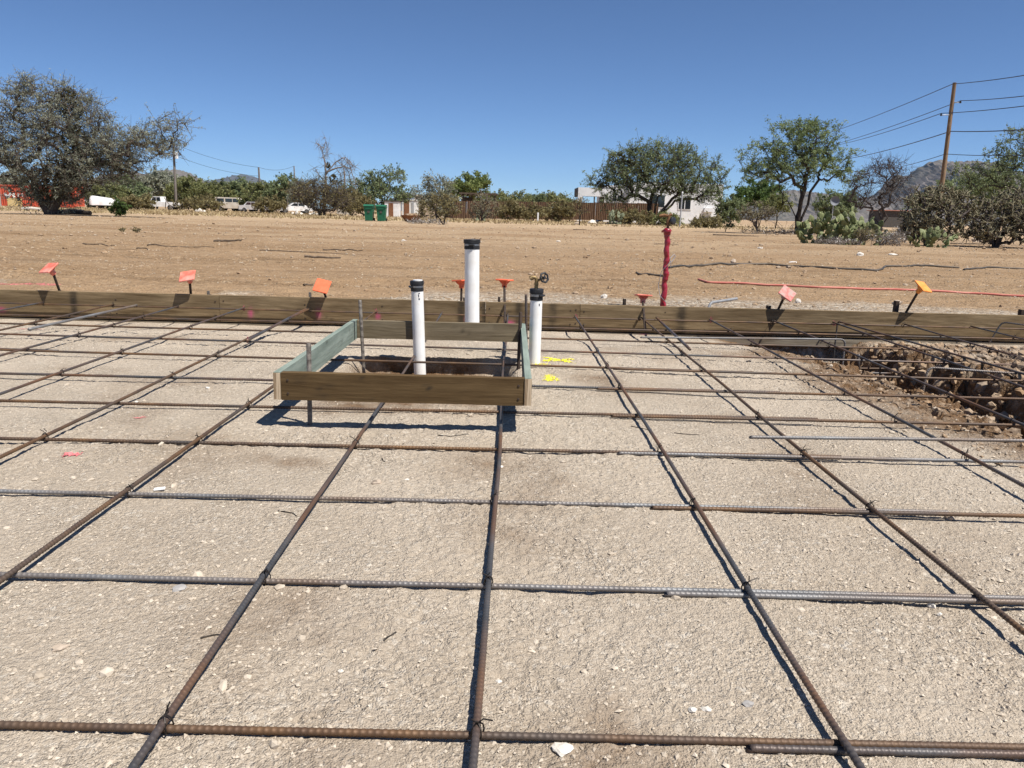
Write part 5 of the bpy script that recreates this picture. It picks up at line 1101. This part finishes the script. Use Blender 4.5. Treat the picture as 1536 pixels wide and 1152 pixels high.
# dry grass belt
n = 34000; r = np.random.default_rng(77); gx = r.uniform(-60, 40, n); gy = r.uniform(56, 112, n); keep = fbm(gx * 0.06, gy * 0.08, 301, 4) + 0.25 * ss(10, -25, gx) + r.uniform(-.25, .25, n) > 0.08; gx, gy = gx[keep], gy[keep]
h = r.uniform(0.06, 0.24, len(gx)); A = np.stack([gx, gy, field_z(gx, gy) - 0.02], -1); B = A + np.stack([r.normal(0, .12, len(gx)), r.normal(0, .12, len(gx)), h], -1); w = np.stack([r.uniform(.02, .07, len(gx)), r.normal(0, .03, len(gx)), 0 * gx], -1)
V = np.stack([A - w, A + w, B], 1).reshape(-1, 3); F = np.arange(len(V)).reshape(-1, 3)
tag(put('dry_grass', mesh_np('dry_grass', V, F, False, {'tone': np.repeat(r.random(len(gx)), 3)}), LEAF['straw']), kind='stuff', label='straw coloured dry grass along the bush belt')

# ------------------------------------------------------------------ buildings and fence
def gx_at(px, Y): return float(aty(px, 320, Y)[0])
def gz_at(px, py, Y): return float(aty(px, py, Y)[2])
YH = 97.0
house = empty('white_house', (gx_at(980, YH), YH, -0.05), 'white flat-roofed stucco house half hidden by the wide mesquite', 'house')
hx = house.location.x
def hbox(x0, x1, y0, y1, z0, z1, name, mt, parent=house, bev=0.0):
    m = MB().box(((x0 + x1) / 2 - hx, (y0 + y1) / 2, (z0 + z1) / 2 + 0.05), (x1 - x0, y1 - y0, z1 - z0), bev=bev); return m.build(name, M[mt], parent)
xa, xb, xc, xd, xe = gx_at(866, YH), gx_at(906, YH), gx_at(942, YH), gx_at(1000, YH), gx_at(1082, YH)
zt, zo = gz_at(870, 281, YH), gz_at(870, 294, YH); zm = gz_at(980, 279, YH); ze = gz_at(1060, 276, YH)
hbox(xc, xe, 0.0, 9.0, -0.3, ze, 'wall', 'stucco'); hbox(xb, xc - 0.003, 1.2, 9.0, -0.3, zm, 'wall', 'stucco')
hbox(xa, xb - 0.003, 0.0, 0.35, zo, zt, 'porch_beam', 'stucco'); hbox(xa, xa + 0.5, 0.353, 6.0, zo, zt, 'porch_beam', 'dark_trim'); hbox(xa, xa + 0.55, 0.0, 0.35, -0.3, zo - 0.003, 'porch_column', 'stucco')
hbox(xa + 1.95, xa + 2.1, 0.1, 0.25, -0.3, zo - 0.003, 'porch_post', 'dark_trim'); hbox(xa + 3.35, xb - 0.01, 0.9, 6.0, -0.3, zo, 'porch_wall', 'dark_trim')
hbox(xa + 0.503, xb - 0.01, 0.353, 6.0, zo + 0.1, zo + 0.3, 'porch_roof', 'dark_trim')
def window(x0, x1, z0, z1, y=0.0):
    f = hbox(x0, x1, y - 0.06, y + 0.05, z0, z1, 'window', 'white_frame'); 
    m = MB().box(((x0 + x1) / 2 - hx, y - 0.075, (z0 + z1) / 2 + 0.05), (x1 - x0 - 0.24, 0.02, z1 - z0 - 0.24)); m.build('pane', M['glass_dark'], f)
    m = MB().box(((x0 + x1) / 2 - hx, y - 0.09, (z0 + z1) / 2 + 0.05), (0.09, 0.02, z1 - z0 - 0.24)); m.build('mullion', M['white_frame'], f)
window(gx_at(972, YH), gx_at(997, YH), gz_at(985, 312, YH), gz_at(985, 291, YH)); window(gx_at(1016, YH), gx_at(1036, YH), gz_at(1025, 315, YH), gz_at(1025, 295, YH))
window(gx_at(918, YH), gx_at(934, YH), gz_at(925, 303, YH), gz_at(925, 292, YH), 1.2)
hbox(gx_at(1055, YH), gx_at(1068, YH), -0.45, -0.003, gz_at(1060, 318, YH), gz_at(1060, 312, YH), 'wall_box', 'stucco')

YF = 88.0
fence = empty('panel_fence', (gx_at(668, YF), YF, 0), 'rust brown vertical-ribbed fence running from the pergola to the white house', 'fence')
x0, x1 = gx_at(668, YF), gx_at(988, YF); npn = 10; pw = (x1 - x0) / npn; zf0 = gz_at(670, 301, YF); zf1 = gz_at(960, 304.5, YF)
def rib_panel(w, h):
    n = int(w / 0.2); V = []; F = []
    for i in range(2 * n + 1):
        x = -w / 2 + w * i / (2 * n); y = 0.03 * (1 if i % 2 else -1)
        V += [(x, y, 0), (x, y, h), (x, y + 0.02, 0), (x, y + 0.02, h)]
    for i in range(2 * n): a, b = 4 * i, 4 * i + 4; F += [(a, b, b + 1, a + 1), (a + 3, b + 3, b + 2, a + 2), (a + 1, b + 1, b + 3, a + 3), (a + 2, b + 2, b, a)]
    F += [(0, 1, 3, 2), (8 * n + 2, 8 * n + 3, 8 * n + 1, 8 * n)]
    me = bpy.data.meshes.new('panel'); me.from_pydata(V, [], F); me.materials.append(M['rust_fence']); return me
pm = rib_panel(pw - 0.14, 1.9)
for k in range(npn):
    z = zf0 + (zf1 - zf0) * (k + .5) / npn
    o = put('panel', pm, None, fence); o.location = (pw * (k + .5), 0, z - 1.9); o.scale = (1, 1, 1)
    m = MB().box((0, 0, 0), (0.11, 0.11, 2.3)); o = m.build('post', M['rust_fence'], fence); o.location = (pw * k, 0.01, z - 1.12)
# pergola behind the fence
YP = 91.0
perg = empty('pergola', (gx_at(718, YP), YP, 0), 'dark brown timber pergola with a flat roof above the fence', 'pergola')
zr = gz_at(718, 291, YP); wx = (gx_at(746, YP) - gx_at(690, YP))
m = MB().box((0, 0, zr), (wx, 4.0, 0.16)); m.build('roof', M['brown_timber'], perg)
for k in range(8): m = MB().box((-wx / 2 + wx * (k + .5) / 8, -0.05, zr - 0.16), (0.10, 4.3, 0.14)); m.build('rafter', M['brown_timber'], perg)
for sx in (-1, 1):
    for sy_ in (-1, 1): m = MB().box((sx * (wx / 2 - 0.3), sy_ * 1.7, zr / 2 - 0.2), (0.16, 0.16, zr - 0.1)); m.build('post', M['brown_timber'], perg)
m = MB().box((-1.4, 0.8, zr * 0.78), (1.2, 0.5, 0.5)); m.box((-1.75, 0.8, zr * 0.55), (0.3, .3, 1.0)); m.build('brace', M['brown_timber'], perg)
m = MB().tube([(0, 0, 0), (0, 0, 2.9)], 0.05, 8); o = m.build('timber_post', M['pole_grey']); o.location = (gx_at(721, 86), 86, gz_at(721, 310, 86) - 1.0); tag(o, 'bare grey post standing before the pergola', 'post')
m = MB().box((0, 0, 0.45), (0.16, 0.16, 0.9), bev=0.02); o = m.build('marker_post', M['white_frame']); o.location = (gx_at(807, 78), 78, -0.02); tag(o, 'short white marker post before the brown fence', 'post')
# sign post
YS = 62.5
sp_ = empty('sign_post', (gx_at(1021.0, YS), YS, -0.05), 'thin galvanised pole with a white tip before the white house', 'post')
m = MB().tube([(0, 0, 0), (0.02, 0, 2.68)], 0.055, 10); m.build('pole', M['galv'], sp_, True, 40); m = MB().tube([(0.02, 0, 2.685), (0.02, 0, 2.82)], [0.075, 0.05], 10); m.build('tip', M['white_frame'], sp_, True, 40)
# sheds left of the fence
def shed(px0, px1, py0, Y, d, wallm, roofm, label, doors=(), name='shed', over=0.15):
    xa_, xb_ = gx_at(px0, Y), gx_at(px1, Y); z1_ = gz_at((px0 + px1) / 2, py0, Y); c = (xa_ + xb_) / 2
    root = empty(name, (c, Y, -0.05), label, 'shed' if name == 'shed' else name.split('_')[-1])
    m = MB().box((0, d / 2, z1_ / 2), (xb_ - xa_, d, z1_)); m.build('wall', M[wallm], root)
    m = MB().box((0, d / 2, z1_ + 0.065), (xb_ - xa_ + over, d + over, 0.12)); m.build('roof', M[roofm], root)
    for (a, b_, t, mm) in doors:
        xx0, xx1 = gx_at(a, Y) - c, gx_at(b_, Y) - c; h_ = gz_at((a + b_) / 2, t, Y)
        m = MB().box(((xx0 + xx1) / 2, -0.02, h_ / 2), (xx1 - xx0, 0.05, h_), bev=0.01); m.build('door', M[mm], root)
    return root
shed(577, 598, 302, 90, 2.2, 'white_paint', 'dark_trim', 'white shed with a rusty brown door behind the green bins', [(583, 590, 304, 'corten')])
shed(603, 624, 300, 95, 2.4, 'white_paint', 'white_frame', 'streaked white box trailer with a brown hatch right of the bins', [(606, 614, 301, 'corten'), (617, 621, 303, 'galv')], 'box_trailer')
shed(622, 662, 294, 100, 4.0, 'shed_tan', 'shed_tan', 'tan stuccoed hut behind the sparse tree', [(624, 628, 297, 'dark_trim')], 'stucco_hut')
shed(505, 520, 296, 112, 2.0, 'cream_paint', 'dark_trim', 'tan hut glimpsed behind the half dead tree', (), 'cabin')
shed(-20, 14, 268, 112, 4.0, 'dark_trim', 'dark_trim', 'dark brown shed roof behind the red container', (), 'shed')
shed(1325, 1368, 316, 150, 6, 'dark_trim', 'roof_red', 'low far house with a red roof beside the cholla', (), 'far_house', 0.8)
# satellite dish behind the prickly pear
d_ = empty('satellite_dish', (gx_at(1250, 60), 60, 0), 'pale round satellite dish behind the prickly pear', 'dish')
m = MB(); z_ = gz_at(1250, 301, 60); n = 18; V = [(0, 0.12, z_)] + [(0.24 * math.cos(a), 0.06, z_ + 0.24 * math.sin(a)) for a in np.linspace(0, 2 * math.pi, n, False)] + [(0.36 * math.cos(a), -0.06, z_ + 0.36 * math.sin(a)) for a in np.linspace(0, 2 * math.pi, n, False)]
F = [(0, 1 + k, 1 + (k + 1) % n) for k in range(n)] + [(1 + k, 1 + n + k, 1 + n + (k + 1) % n, 1 + (k + 1) % n) for k in range(n)]; m.add(V, F); m.add([(x, y + 0.02, z) for x, y, z in V], [f[::-1] for f in F]); m.build('reflector', M['dish_grey'], d_, True)
m = MB().tube([(0, 0.15, z_ - 0.1), (0, 0.2, -0.1)], 0.04, 8); m.build('mast', M['galv'], d_)

# bins
def wheelie(px, label):
    Y = 54.0; root = empty('wheelie_bin', (gx_at(px, Y), Y, float(field_z(gx_at(px, Y), Y))), label, 'bin', 'green wheelie bins')
    m = MB(); w0, w1, d0, d1, h = 0.24, 0.31, 0.28, 0.37, 0.98
    m.add([(-w0, -d0, 0.03), (w0, -d0, 0.03), (w0, d0, 0.03), (-w0, d0, 0.03), (-w1, -d1, h), (w1, -d1, h), (w1, d1, h), (-w1, d1, h)], [(3, 2, 1, 0), (4, 5, 6, 7), (0, 1, 5, 4), (1, 2, 6, 5), (2, 3, 7, 6), (3, 0, 4, 7)])
    m.box((0, 0, h - 0.05), (2 * w1 + 0.05, 2 * d1 + 0.05, 0.06), bev=0.01); m.build('body', M['bin_green'], root)
    m = MB().prism([(-0.40, h + 0.0), (0.40, h + 0.02), (0.40, h + 0.07), (0.1, h + 0.13), (-0.34, h + 0.11), (-0.42, h + 0.02)], -0.335, 0.335, Matrix.Rotation(math.pi / 2, 4, 'Z')); m.build('lid', M['bin_green'], root)
    m = MB().box((0, -0.345, h * 0.62), (0.16, 0.03, 0.13), bev=0.01); m.build('emblem_panel', M['dark_trim'], root); m = MB().box((0, -0.385, h - 0.14), (0.4, 0.03, 0.05)); m.build('front_lip', M['bin_green'], root)
    for s in (-1, 1): m = MB().tube([(s * 0.27, 0.26, 0.11), (s * 0.33, 0.26, 0.11)], 0.11, 14); m.build('wheel', M['tyre'], root, True, 40)
    m = MB().tube([(-0.25, 0.42, h), (0.25, 0.42, h)], 0.02, 8); m.build('handle', M['bin_green'], root)
wheelie(554, 'green wheelie bin, left one of the pair'); wheelie(572.5, 'green wheelie bin, right one of the pair')
# fire bowl planter
Y = 55.5; root = empty('planter_bowl', (gx_at(617, Y), Y, float(field_z(gx_at(617, Y), Y))), 'rusty steel bowl planter right of the green bins', 'planter')
m = MB(); rs = [(0.42, 0.0), (0.44, 0.02), (0.78, 0.42), (0.80, 0.44), (0.76, 0.44), (0.70, 0.36)]
n = 8; V = [(a_ * 1.0 * math.cos(2 * math.pi * (k + .5) / n), a_ * math.sin(2 * math.pi * (k + .5) / n), z) for a_, z in rs for k in range(n)]
m.add(V, [(i * n + k, i * n + (k + 1) % n, (i + 1) * n + (k + 1) % n, (i + 1) * n + k) for i in range(len(rs) - 1) for k in range(n)] + [tuple(range(n - 1, -1, -1)), tuple((len(rs) - 1) * n + k for k in range(n))]); m.build('bowl', M['corten'], root)
V, F = rocks(np.stack([rng.uniform(-.45, .45, 30), rng.uniform(-.45, .45, 30), rng.uniform(.36, .5, 30)], -1), rng.uniform(.06, .14, 30), ico(), 0.8, .25, 4); put('rocks', mesh_np('rocks', V, F), M['clod'], root)['kind'] = 'stuff'

# shipping container
YC = 94.0
cont = empty('shipping_container', (gx_at(112, YC), YC, 0), 'orange-red shipping container with white lettering behind the ironwood', 'container')
zt = gz_at(30, 277.5, YC); Lc = 12.2; hgt = zt - 0.15
n = 44; V = []; F = []
for i in range(4 * n + 1):
    x = -Lc + Lc * i / (4 * n); y = 0.0 if i % 4 in (0, 1) else 0.05
    V += [(x, y, 0.25), (x, y, zt - 0.15)]
for i in range(4 * n): a = 2 * i; F.append((a, a + 2, a + 3, a + 1))
m = MB(); m.add(V, F); m.box((-Lc / 2, 1.25, (zt) / 2 + 0.05), (Lc, 2.35, zt - 0.35)); m.build('wall', M['container_red'], cont)
m = MB().box((-Lc / 2, 1.2, zt - 0.07), (Lc + 0.04, 2.5, 0.14)); m.box((-Lc / 2, -0.005, 0.17), (Lc + 0.04, 0.08, 0.16)); m.box((-0.06, -0.01, zt / 2), (0.16, 0.1, zt - 0.3)); m.build('rail_frame', M['container_red'], cont)
def cx_(px): return gx_at(px, YC) - cont.location.x
def cz_(px, py): return gz_at(px, py, YC)
def stroke(pts, w, name): 
    m = MB()
    for (a, b) in zip(pts[:-1], pts[1:]):
        ax_, az_ = cx_(a[0]), cz_(*a); bx_, bz_ = cx_(b[0]), cz_(*b); L = math.hypot(bx_ - ax_, bz_ - az_); an = math.atan2(bz_ - az_, bx_ - ax_)
        m.box(((ax_ + bx_) / 2, -0.012 - 0.001 * len(m.v) / 8, (az_ + bz_) / 2), (L + w * 0.5, 0.02, w), Matrix.Rotation(-an, 4, 'Y'))
    m.build(name, M['white_paint'], cont)
stroke([(10.5, 290.5), (15, 296), (15, 309)], 0.26, 'letter'); stroke([(19.5, 290.5), (15, 296)], 0.26, 'letter')
stroke([(25, 290.5), (22.5, 292.5), (24.5, 295.5), (22.5, 298)], 0.22, 'letter'); stroke([(0, 291), (0, 299)], 0.24, 'letter')
stroke([(31, 291), (30, 294)], 0.2, 'letter'); stroke([(36, 291), (37, 294)], 0.2, 'letter')
m = MB().box(((cx_(17) + cx_(36)) / 2, -0.30, (cz_(25, 297) + 0.1) / 2), (cx_(36) - cx_(17), 0.4, cz_(25, 297) - 0.1)); o = m.build('yellow_board', M['yellow_board']); o.location = cont.location; tag(o, 'yellow board leaning on the red container', 'board')
m = MB().box((cx_(3), -0.8, cz_(3, 283) / 2), (0.75, 0.6, cz_(3, 283))); o = m.build('grey_cabinet', M['galv']); o.location = cont.location; tag(o, 'grey upright cabinet standing before the red container', 'cabinet')
# scrap timber at the ironwood's foot
for k, (px, py, L, a, lb) in enumerate([(108, 321, 2.2, 0.05, 'weathered log lying right of the ironwood trunk'), (112, 318, 1.2, .3, 'short sawn log behind the weathered log'), (48, 309, 1.6, -.2, 'pale fallen log left of the ironwood trunk')]):
    p = atz(px, py + 1, 0.0) if k < 2 else np.array([gx_at(px, 60), 60, 0]); m = MB().tube([(-L / 2, 0, .14), (0, .05, .17), (L / 2, 0, .13)], [.13, .15, .12], 9); o = m.build('log', M['bark' if k < 2 else 'cream_paint'], None, True, 40); o.location = (p[0], p[1], float(field_z(p[0], p[1]))); o.rotation_euler = (0, 0, a); tag(o, lb, 'log')

# vehicles, all far off among the bushes
def wheels(root, xs_, w, r):
    for x in xs_:
        for s in (-1, 1):
            m = MB().tube([(x, s * w, r), (x, s * (w - 0.22), r)], r, 16); o = m.build('wheel', M['tyre'], root, True, 40)
            m = MB().tube([(x, s * (w + 0.006), r), (x, s * (w - 0.05), r)], r * 0.55, 10); m.build('hub', M['chrome'], o, True, 40)
def vehicle(px, Y, kind, label, cat, paint='white_paint', face=1, rz=0.0):
    x = gx_at(px, Y); root = empty(cat.replace(' ', '_'), (x, Y, float(field_z(x, Y))), label, cat, None, rz); root.scale = (face, 1, 1)
    if kind == 'pickup':
        body = [(-2.6, .45), (2.6, .45), (2.62, .75), (2.55, 1.02), (1.25, 1.10), (-.35, 1.10), (-2.6, 1.08)]; cab = [(-.38, 1.103), (1.22, 1.103), (.75, 1.78), (-.28, 1.80)]; win = [[(-.28, 1.18), (.25, 1.18), (.25, 1.70), (-.22, 1.70)], [(.32, 1.18), (1.03, 1.18), (.69, 1.70), (.32, 1.70)]]; ax_, w = (-1.55, 1.65), .92
    elif kind == 'van':
        body = [(-2.4, .45), (2.2, .45), (2.35, .9), (2.1, 1.15), (1.6, 1.25), (-2.4, 1.25)]; cab = [(-2.38, 1.253), (1.58, 1.253), (1.0, 2.0), (-2.3, 2.05)]; win = [[(-2.1, 1.35), (-1.0, 1.35), (-1.0, 1.85), (-2.05, 1.85)], [(-.8, 1.35), (.2, 1.35), (.2, 1.85), (-.8, 1.85)], [(.3, 1.35), (1.4, 1.35), (.95, 1.85), (.3, 1.85)]]; ax_, w = (-1.5, 1.4), .9
    else:
        body = [(-2.25, .38), (2.2, .38), (2.25, .65), (2.1, .86), (1.0, .95), (-1.3, .97), (-2.2, .92)]; cab = [(-1.5, .968), (.95, .955), (.25, 1.40), (-.95, 1.42)]; win = [[(-1.2, 1.0), (-.35, 1.0), (-.35, 1.34), (-.9, 1.34)], [(-.27, 1.0), (.72, 1.0), (.2, 1.34), (-.27, 1.34)]]; ax_, w = (-1.35, 1.4), .85
    m = MB().prism(body, -w, w); m.build('body', M[paint], root)
    m = MB().prism(cab, -w + .09, w - .09); m.build('cab', M[paint], root)
    for wn in win:
        for s in (-1, 1): m = MB().prism(wn, s * (w - .085) - .01, s * (w - .085) + .01); m.build('window', M['glass_dark'], root)
    m = MB().box((2.5 if kind != 'car' else 2.2, 0, .6), (.16, 2 * w, .18), bev=.03); m.build('bumper', M['chrome'], root)
    for s in (-1, 1): m = MB().box(((2.58 if kind == 'pickup' else 2.2 if kind == 'van' else 2.2), s * (w - .2), .8), (.08, .24, .14)); m.build('headlight', M['glass_dark'], root)
    wheels(root, ax_, w, .36 if kind != 'car' else .32)
    return root
vehicle(243, 109, 'pickup', 'white pickup with its bed behind the leaning scrap poles', 'pickup truck', face=-1)
vehicle(124, 118, 'car', 'white car just right of the red container', 'car', rz=0.1)
vehicle(350, 117, 'van', 'cream van with a faded side half hidden by dark stems', 'van', 'cream_paint')
vehicle(385, 108, 'car', 'white car wreck right of the cream van', 'car', rz=-0.3)
vehicle(442, 103, 'car', 'white car left of the half dead tree', 'car', face=-1, rz=0.5)
vehicle(367, 121, 'car', 'brown weathered car behind the white wreck', 'car', 'corten')
root = empty('boat', (gx_at(166, 98), 98, 0.2), 'upturned white boat hull on stands before the dark green bush', 'boat'); V = []; n = 9
for i, t in enumerate(np.linspace(-1, 1, 12)):
    w = 0.85 * (1 - max(0, t) ** 2.2) + 0.02; 
    for k in range(n): a = math.pi * k / (n - 1); V.append((t * 2.1, w * math.cos(a), 0.25 + (0.9 - 0.25 * t) * (math.sin(a) ** 0.7) * (w / 0.87)))
m = MB().add(V, [(i * n + k, (i + 1) * n + k, (i + 1) * n + k + 1, i * n + k + 1) for i in range(11) for k in range(n - 1)] + [tuple(range(n)), tuple(11 * n + k for k in range(n))][:1]); m.build('hull', M['white_paint'], root, True)
for s in (-1, 1): m = MB().box((s * 1.1, 0, 0.0), (.12, 1.3, .55)); m.build('stand', M['dark_trim'], root)
for k, (x0_, y0_, x1_, y1_, lb) in enumerate([(246, 296, 259, 314, 'pale scrap pole leaning on the white pickup'), (248, 313, 249, 300, 'dark upright scrap pole before the white pickup'), (266, 302, 256, 314, 'dark scrap pole leaning right of the white pickup'), (431, 299, 432, 319, 'thin pale stake beside the white car left of the dead tree')]):
    a, b = aty(x0_, y0_, 96), aty(x1_, y1_, 96); m = MB().tube([a - a, b - a], 0.05, 7); o = m.build('scrap_pole', M['dead_twigs' if k in (0, 3) else 'dead_dark']); o.location = a; tag(o, lb, 'pole')
for k, (px, py, w_, lb) in enumerate([(445, 317, 1.0, 'pale rubble block by the white car'), (470, 316, .8, 'white rubble block left of the dead tree foot'), (300, 311, .9, 'grey-white rubble under the low yellowish bush')]):
    p = np.array([gx_at(px, 93), 93, 0]); V, F = rocks(np.array([[0, 0, .1], [.5 * w_, .2, .05], [-.5 * w_, .1, .05]]), np.array([.35, .22, .25]) * w_, ico(), .8, .25, 60 + k); o = put('rubble', mesh_np('rubble', V, F), M['white_stone']); o.location = p; tag(o, lb, 'rubble')

# ------------------------------------------------------------------ poles and wires
def upole(bpx, bpy, tpx, tpy, Y, mt, label, r0, r1, extra=None):
    a = np.array([float(aty(bpx, bpy, Y)[0]), Y, -0.3]); b = aty(tpx, tpy, Y); k = aty(bpx, bpy, Y); a = k + (k - b) * ((k[2] + 0.3) / max(b[2] - k[2], 0.1))
    root = empty('utility_pole', a, label, 'utility pole', 'wooden utility poles'); m = MB().tube([(b - a) * t for t in np.linspace(0, 1, 9)], list(np.linspace(r0, r1, 9)), 12); m.build('pole', M[mt], root, True, 40)
    return root, a, b
YU = 54.0
up, ua, ub = upole(1412, 285, 1432, 124, YU, 'pole_wood', 'tall brown wooden power pole leaning right, with bare stub brackets', 0.17, 0.115)
def on_pole(f): return ua + (ub - ua) * f
WPX = [((1262, 188), (1429, 126), (1560, 98)), ((1278, 204), (1441, 151), (1560, 130)), ((1280, 207), (1412, 170), (1560, 145)), ((1298, 228), (1426, 197), (1560, 182)), ((1340, 247), (1418, 231), (1560, 222))]
def bracket(tip_px, f, nm):
    p = on_pole(f); q = aty(*tip_px, YU - 0.3); m = MB().tube([p - ua, (p + q) / 2 - ua + [0, 0, -0.03], q - ua - [0, 0, .12]], 0.03, 8); o = m.build('bracket', M['galv'], up, True)
    m = MB().tube([q - ua - [0, 0, .16], q - ua - [0, 0, .10], q - ua - [0, 0, .06], q - ua], [0.05, 0.075, 0.05, 0.06], 10); m.build('insulator', M['black_metal'], o, True)
bracket((1441, 151), 0.875, ''); bracket((1412, 170), 0.80, '')
for k, (l, c, rr_) in enumerate(WPX):
    pm_ = aty(*c, YU - (0.3 if k in (1, 2) else 0.12)); pr = aty(*rr_, YU - 16.0); pl = aty(*l, YU + 30.0)
    P = []
    for (s, e) in ((pl + (pl - pm_) * 0.9, pm_), (pm_, pr + (pr - pm_) * 1.5)):
        for t in np.linspace(0, 1, 14): q = s * (1 - t) + e * t; q = q + np.array([0, 0, -0.35 * 4 * t * (1 - t)]); P.append(q)
    P = np.array(P); P = np.delete(P, 14, 0); V, F = tube_np(P, np.full(len(P), 0.022 if k != 3 else 0.03), 6); c0 = P[13].copy(); o = put('power_line', mesh_np('power_line', V - c0, F, True), M['line']); o.location = c0
    tag(o, ['topmost power line on the leaning brown pole', 'second power line from the top, on the right bracket of the leaning pole', 'third power line, on the left bracket of the leaning pole', 'fourth, thickest line on the leaning pole', 'lowest line on the leaning brown pole'][k], 'power line', 'power lines at the right')
lp, la, lb_ = upole(263.5, 290, 260, 215, 116, 'pole_grey', 'grey utility pole with a white transformer behind the olive bushes', 0.20, 0.15)
q = aty(264.5, 233, 115.7); m = MB().tube([q - la - [0, 0, .45], q - la + [0, 0, .45]], 0.26, 12); m.build('transformer', M['white_frame'], lp, True, 40)
p2, a2, b2 = upole(390, 290, 388, 251, 112, 'pole_grey', 'short grey utility pole left of the twiggy bush', 0.15, 0.12)
p3, a3, b3 = upole(442.5, 282, 441, 249, 128, 'pole_grey', 'thin grey utility pole beside the half dead tree', 0.12, 0.09)
p4, a4, b4 = upole(730.5, 290, 731, 274, 118, 'pole_grey', 'short pale pole behind the pergola', 0.11, 0.09)
upole(517, 275, 516.5, 256, 105, 'pole_grey', 'dark short pole behind the half dead tree top', 0.12, 0.10)
upole(1031, 250, 1031, 212, 120, 'pole_grey', 'thin far pole behind the wide mesquite top', 0.07, 0.05)
for k, (s, e) in enumerate([(lb_, b2), (lb_ + [0, 0, -1.6], b2 + [0, 0, -1.2]), (b2, b3)]):
    P = np.array([s * (1 - t) + e * t + np.array([0, 0, -0.5 * 4 * t * (1 - t)]) for t in np.linspace(0, 1, 14)]); V, F = tube_np(P, np.full(14, 0.02), 5); o = put('power_line', mesh_np('power_line', V - P[0], F, True), M['line']); o.location = P[0]
    tag(o, ['upper line from the transformer pole to the short pole', 'lower line from the transformer pole to the short pole', 'line between the two short poles left of the dead tree'][k], 'power line', 'power lines at the left')

# ------------------------------------------------------------------ mountains
far_mat('far_rock', (0.07, 0.068, 0.07), (0.11, 0.105, 0.10), scale=0.004, rough=1.0, detail=8, spec=0.02)
def mountain(px_prof, Y, label, seed, depth=1400.0, rough=1.0):
    xs_ = np.array([p[0] for p in px_prof], float); ys_ = np.array([p[1] for p in px_prof], float)
    n, m_ = 220, 60; u = np.linspace(xs_[0], xs_[-1], n); hh = np.interp(u, xs_, ys_)
    X0 = np.array([aty(a, 320, Y)[0] for a in u]); Z0 = np.array([max(aty(a, b, Y)[2], -20.0) for a, b in zip(u, hh)])
    v = np.linspace(-1, 1, m_); Xg = np.repeat(X0[None], m_, 0); Yg = Y + v[:, None] * depth + 0 * X0[None]
    ridge = 1 - np.abs(v[:, None]) ** 1.15; k = 6.0 / (X0[-1] - X0[0])
    nz_ = fbm(Xg * k * 2.2, Yg * k * 2.2, seed, 6, 0.55)
    rid = 1 - 2 * np.abs(vnoise(Xg * k * 5, Yg * k * 1.6, seed + 9)) * 2
    Zg = -20 + (Z0[None] + 20) * ridge * (1 + rough * (0.38 * nz_ + 0.10 * rid) * (1 - ridge ** 4)) + rough * 0.05 * (Z0.max() + 20) * fbm(Xg * k * 14, Yg * k * 14, seed + 3, 4) * ridge
    o = put('mountain', mesh_np('mountain', np.stack([Xg, Yg, Zg], -1).reshape(-1, 3), grid_faces(n, m_), False), M['mountain_rock' if Y < 9000 else 'far_rock']); tag(o, label, kind='structure')
mountain([(1270, 345), (1300, 318), (1335, 300), (1352, 280), (1370, 262), (1385, 245), (1398, 238.5), (1410, 241), (1422, 243), (1436, 240.5), (1446, 239), (1453, 240.5), (1466, 246), (1490, 254), (1520, 262), (1560, 276), (1640, 300), (1720, 345)], 5200, 'dark rocky mountain ridge behind the leaning pole', 5)
mountain([(1080, 335), (1120, 300), (1150, 291), (1180, 285), (1210, 288), (1250, 292), (1290, 300), (1360, 335)], 5600, 'low dark ridge behind the green mesquite', 6)
mountain([(120, 305), (160, 268), (185, 262), (200, 256), (215, 261), (240, 262), (268, 254), (285, 259), (300, 272), (330, 305)], 7200, 'purple-brown hills behind the left bush belt', 7)
mountain([(305, 312), (325, 272), (350, 266), (366, 261), (380, 264), (395, 270), (420, 285), (440, 312)], 14000, 'pale blue far peak behind the short left pole', 8, 2500)
mountain([(570, 318), (590, 300), (606, 289), (616, 288), (640, 297), (690, 318)], 14500, 'pale blue far ridge behind the tan hut', 9, 2500)

# air
hz = MB().box((0, 8200, 375), (24000, 18000, 756)).build('haze', None)
hm = bpy.data.materials.new('haze'); hm.use_nodes = True; nt = hm.node_tree; nt.nodes.clear(); o_ = nt.nodes.new('ShaderNodeOutputMaterial'); v_ = nt.nodes.new('ShaderNodeVolumePrincipled')
v_.inputs['Color'].default_value = (0.45, 0.72, 1.0, 1); v_.inputs['Density'].default_value = 1.8e-5; v_.inputs['Anisotropy'].default_value = 0.2
nt.links.new(v_.outputs[0], o_.inputs['Volume']); hz.data.materials.append(hm); tag(hz, kind='stuff', label='thin blue air over the whole plain')
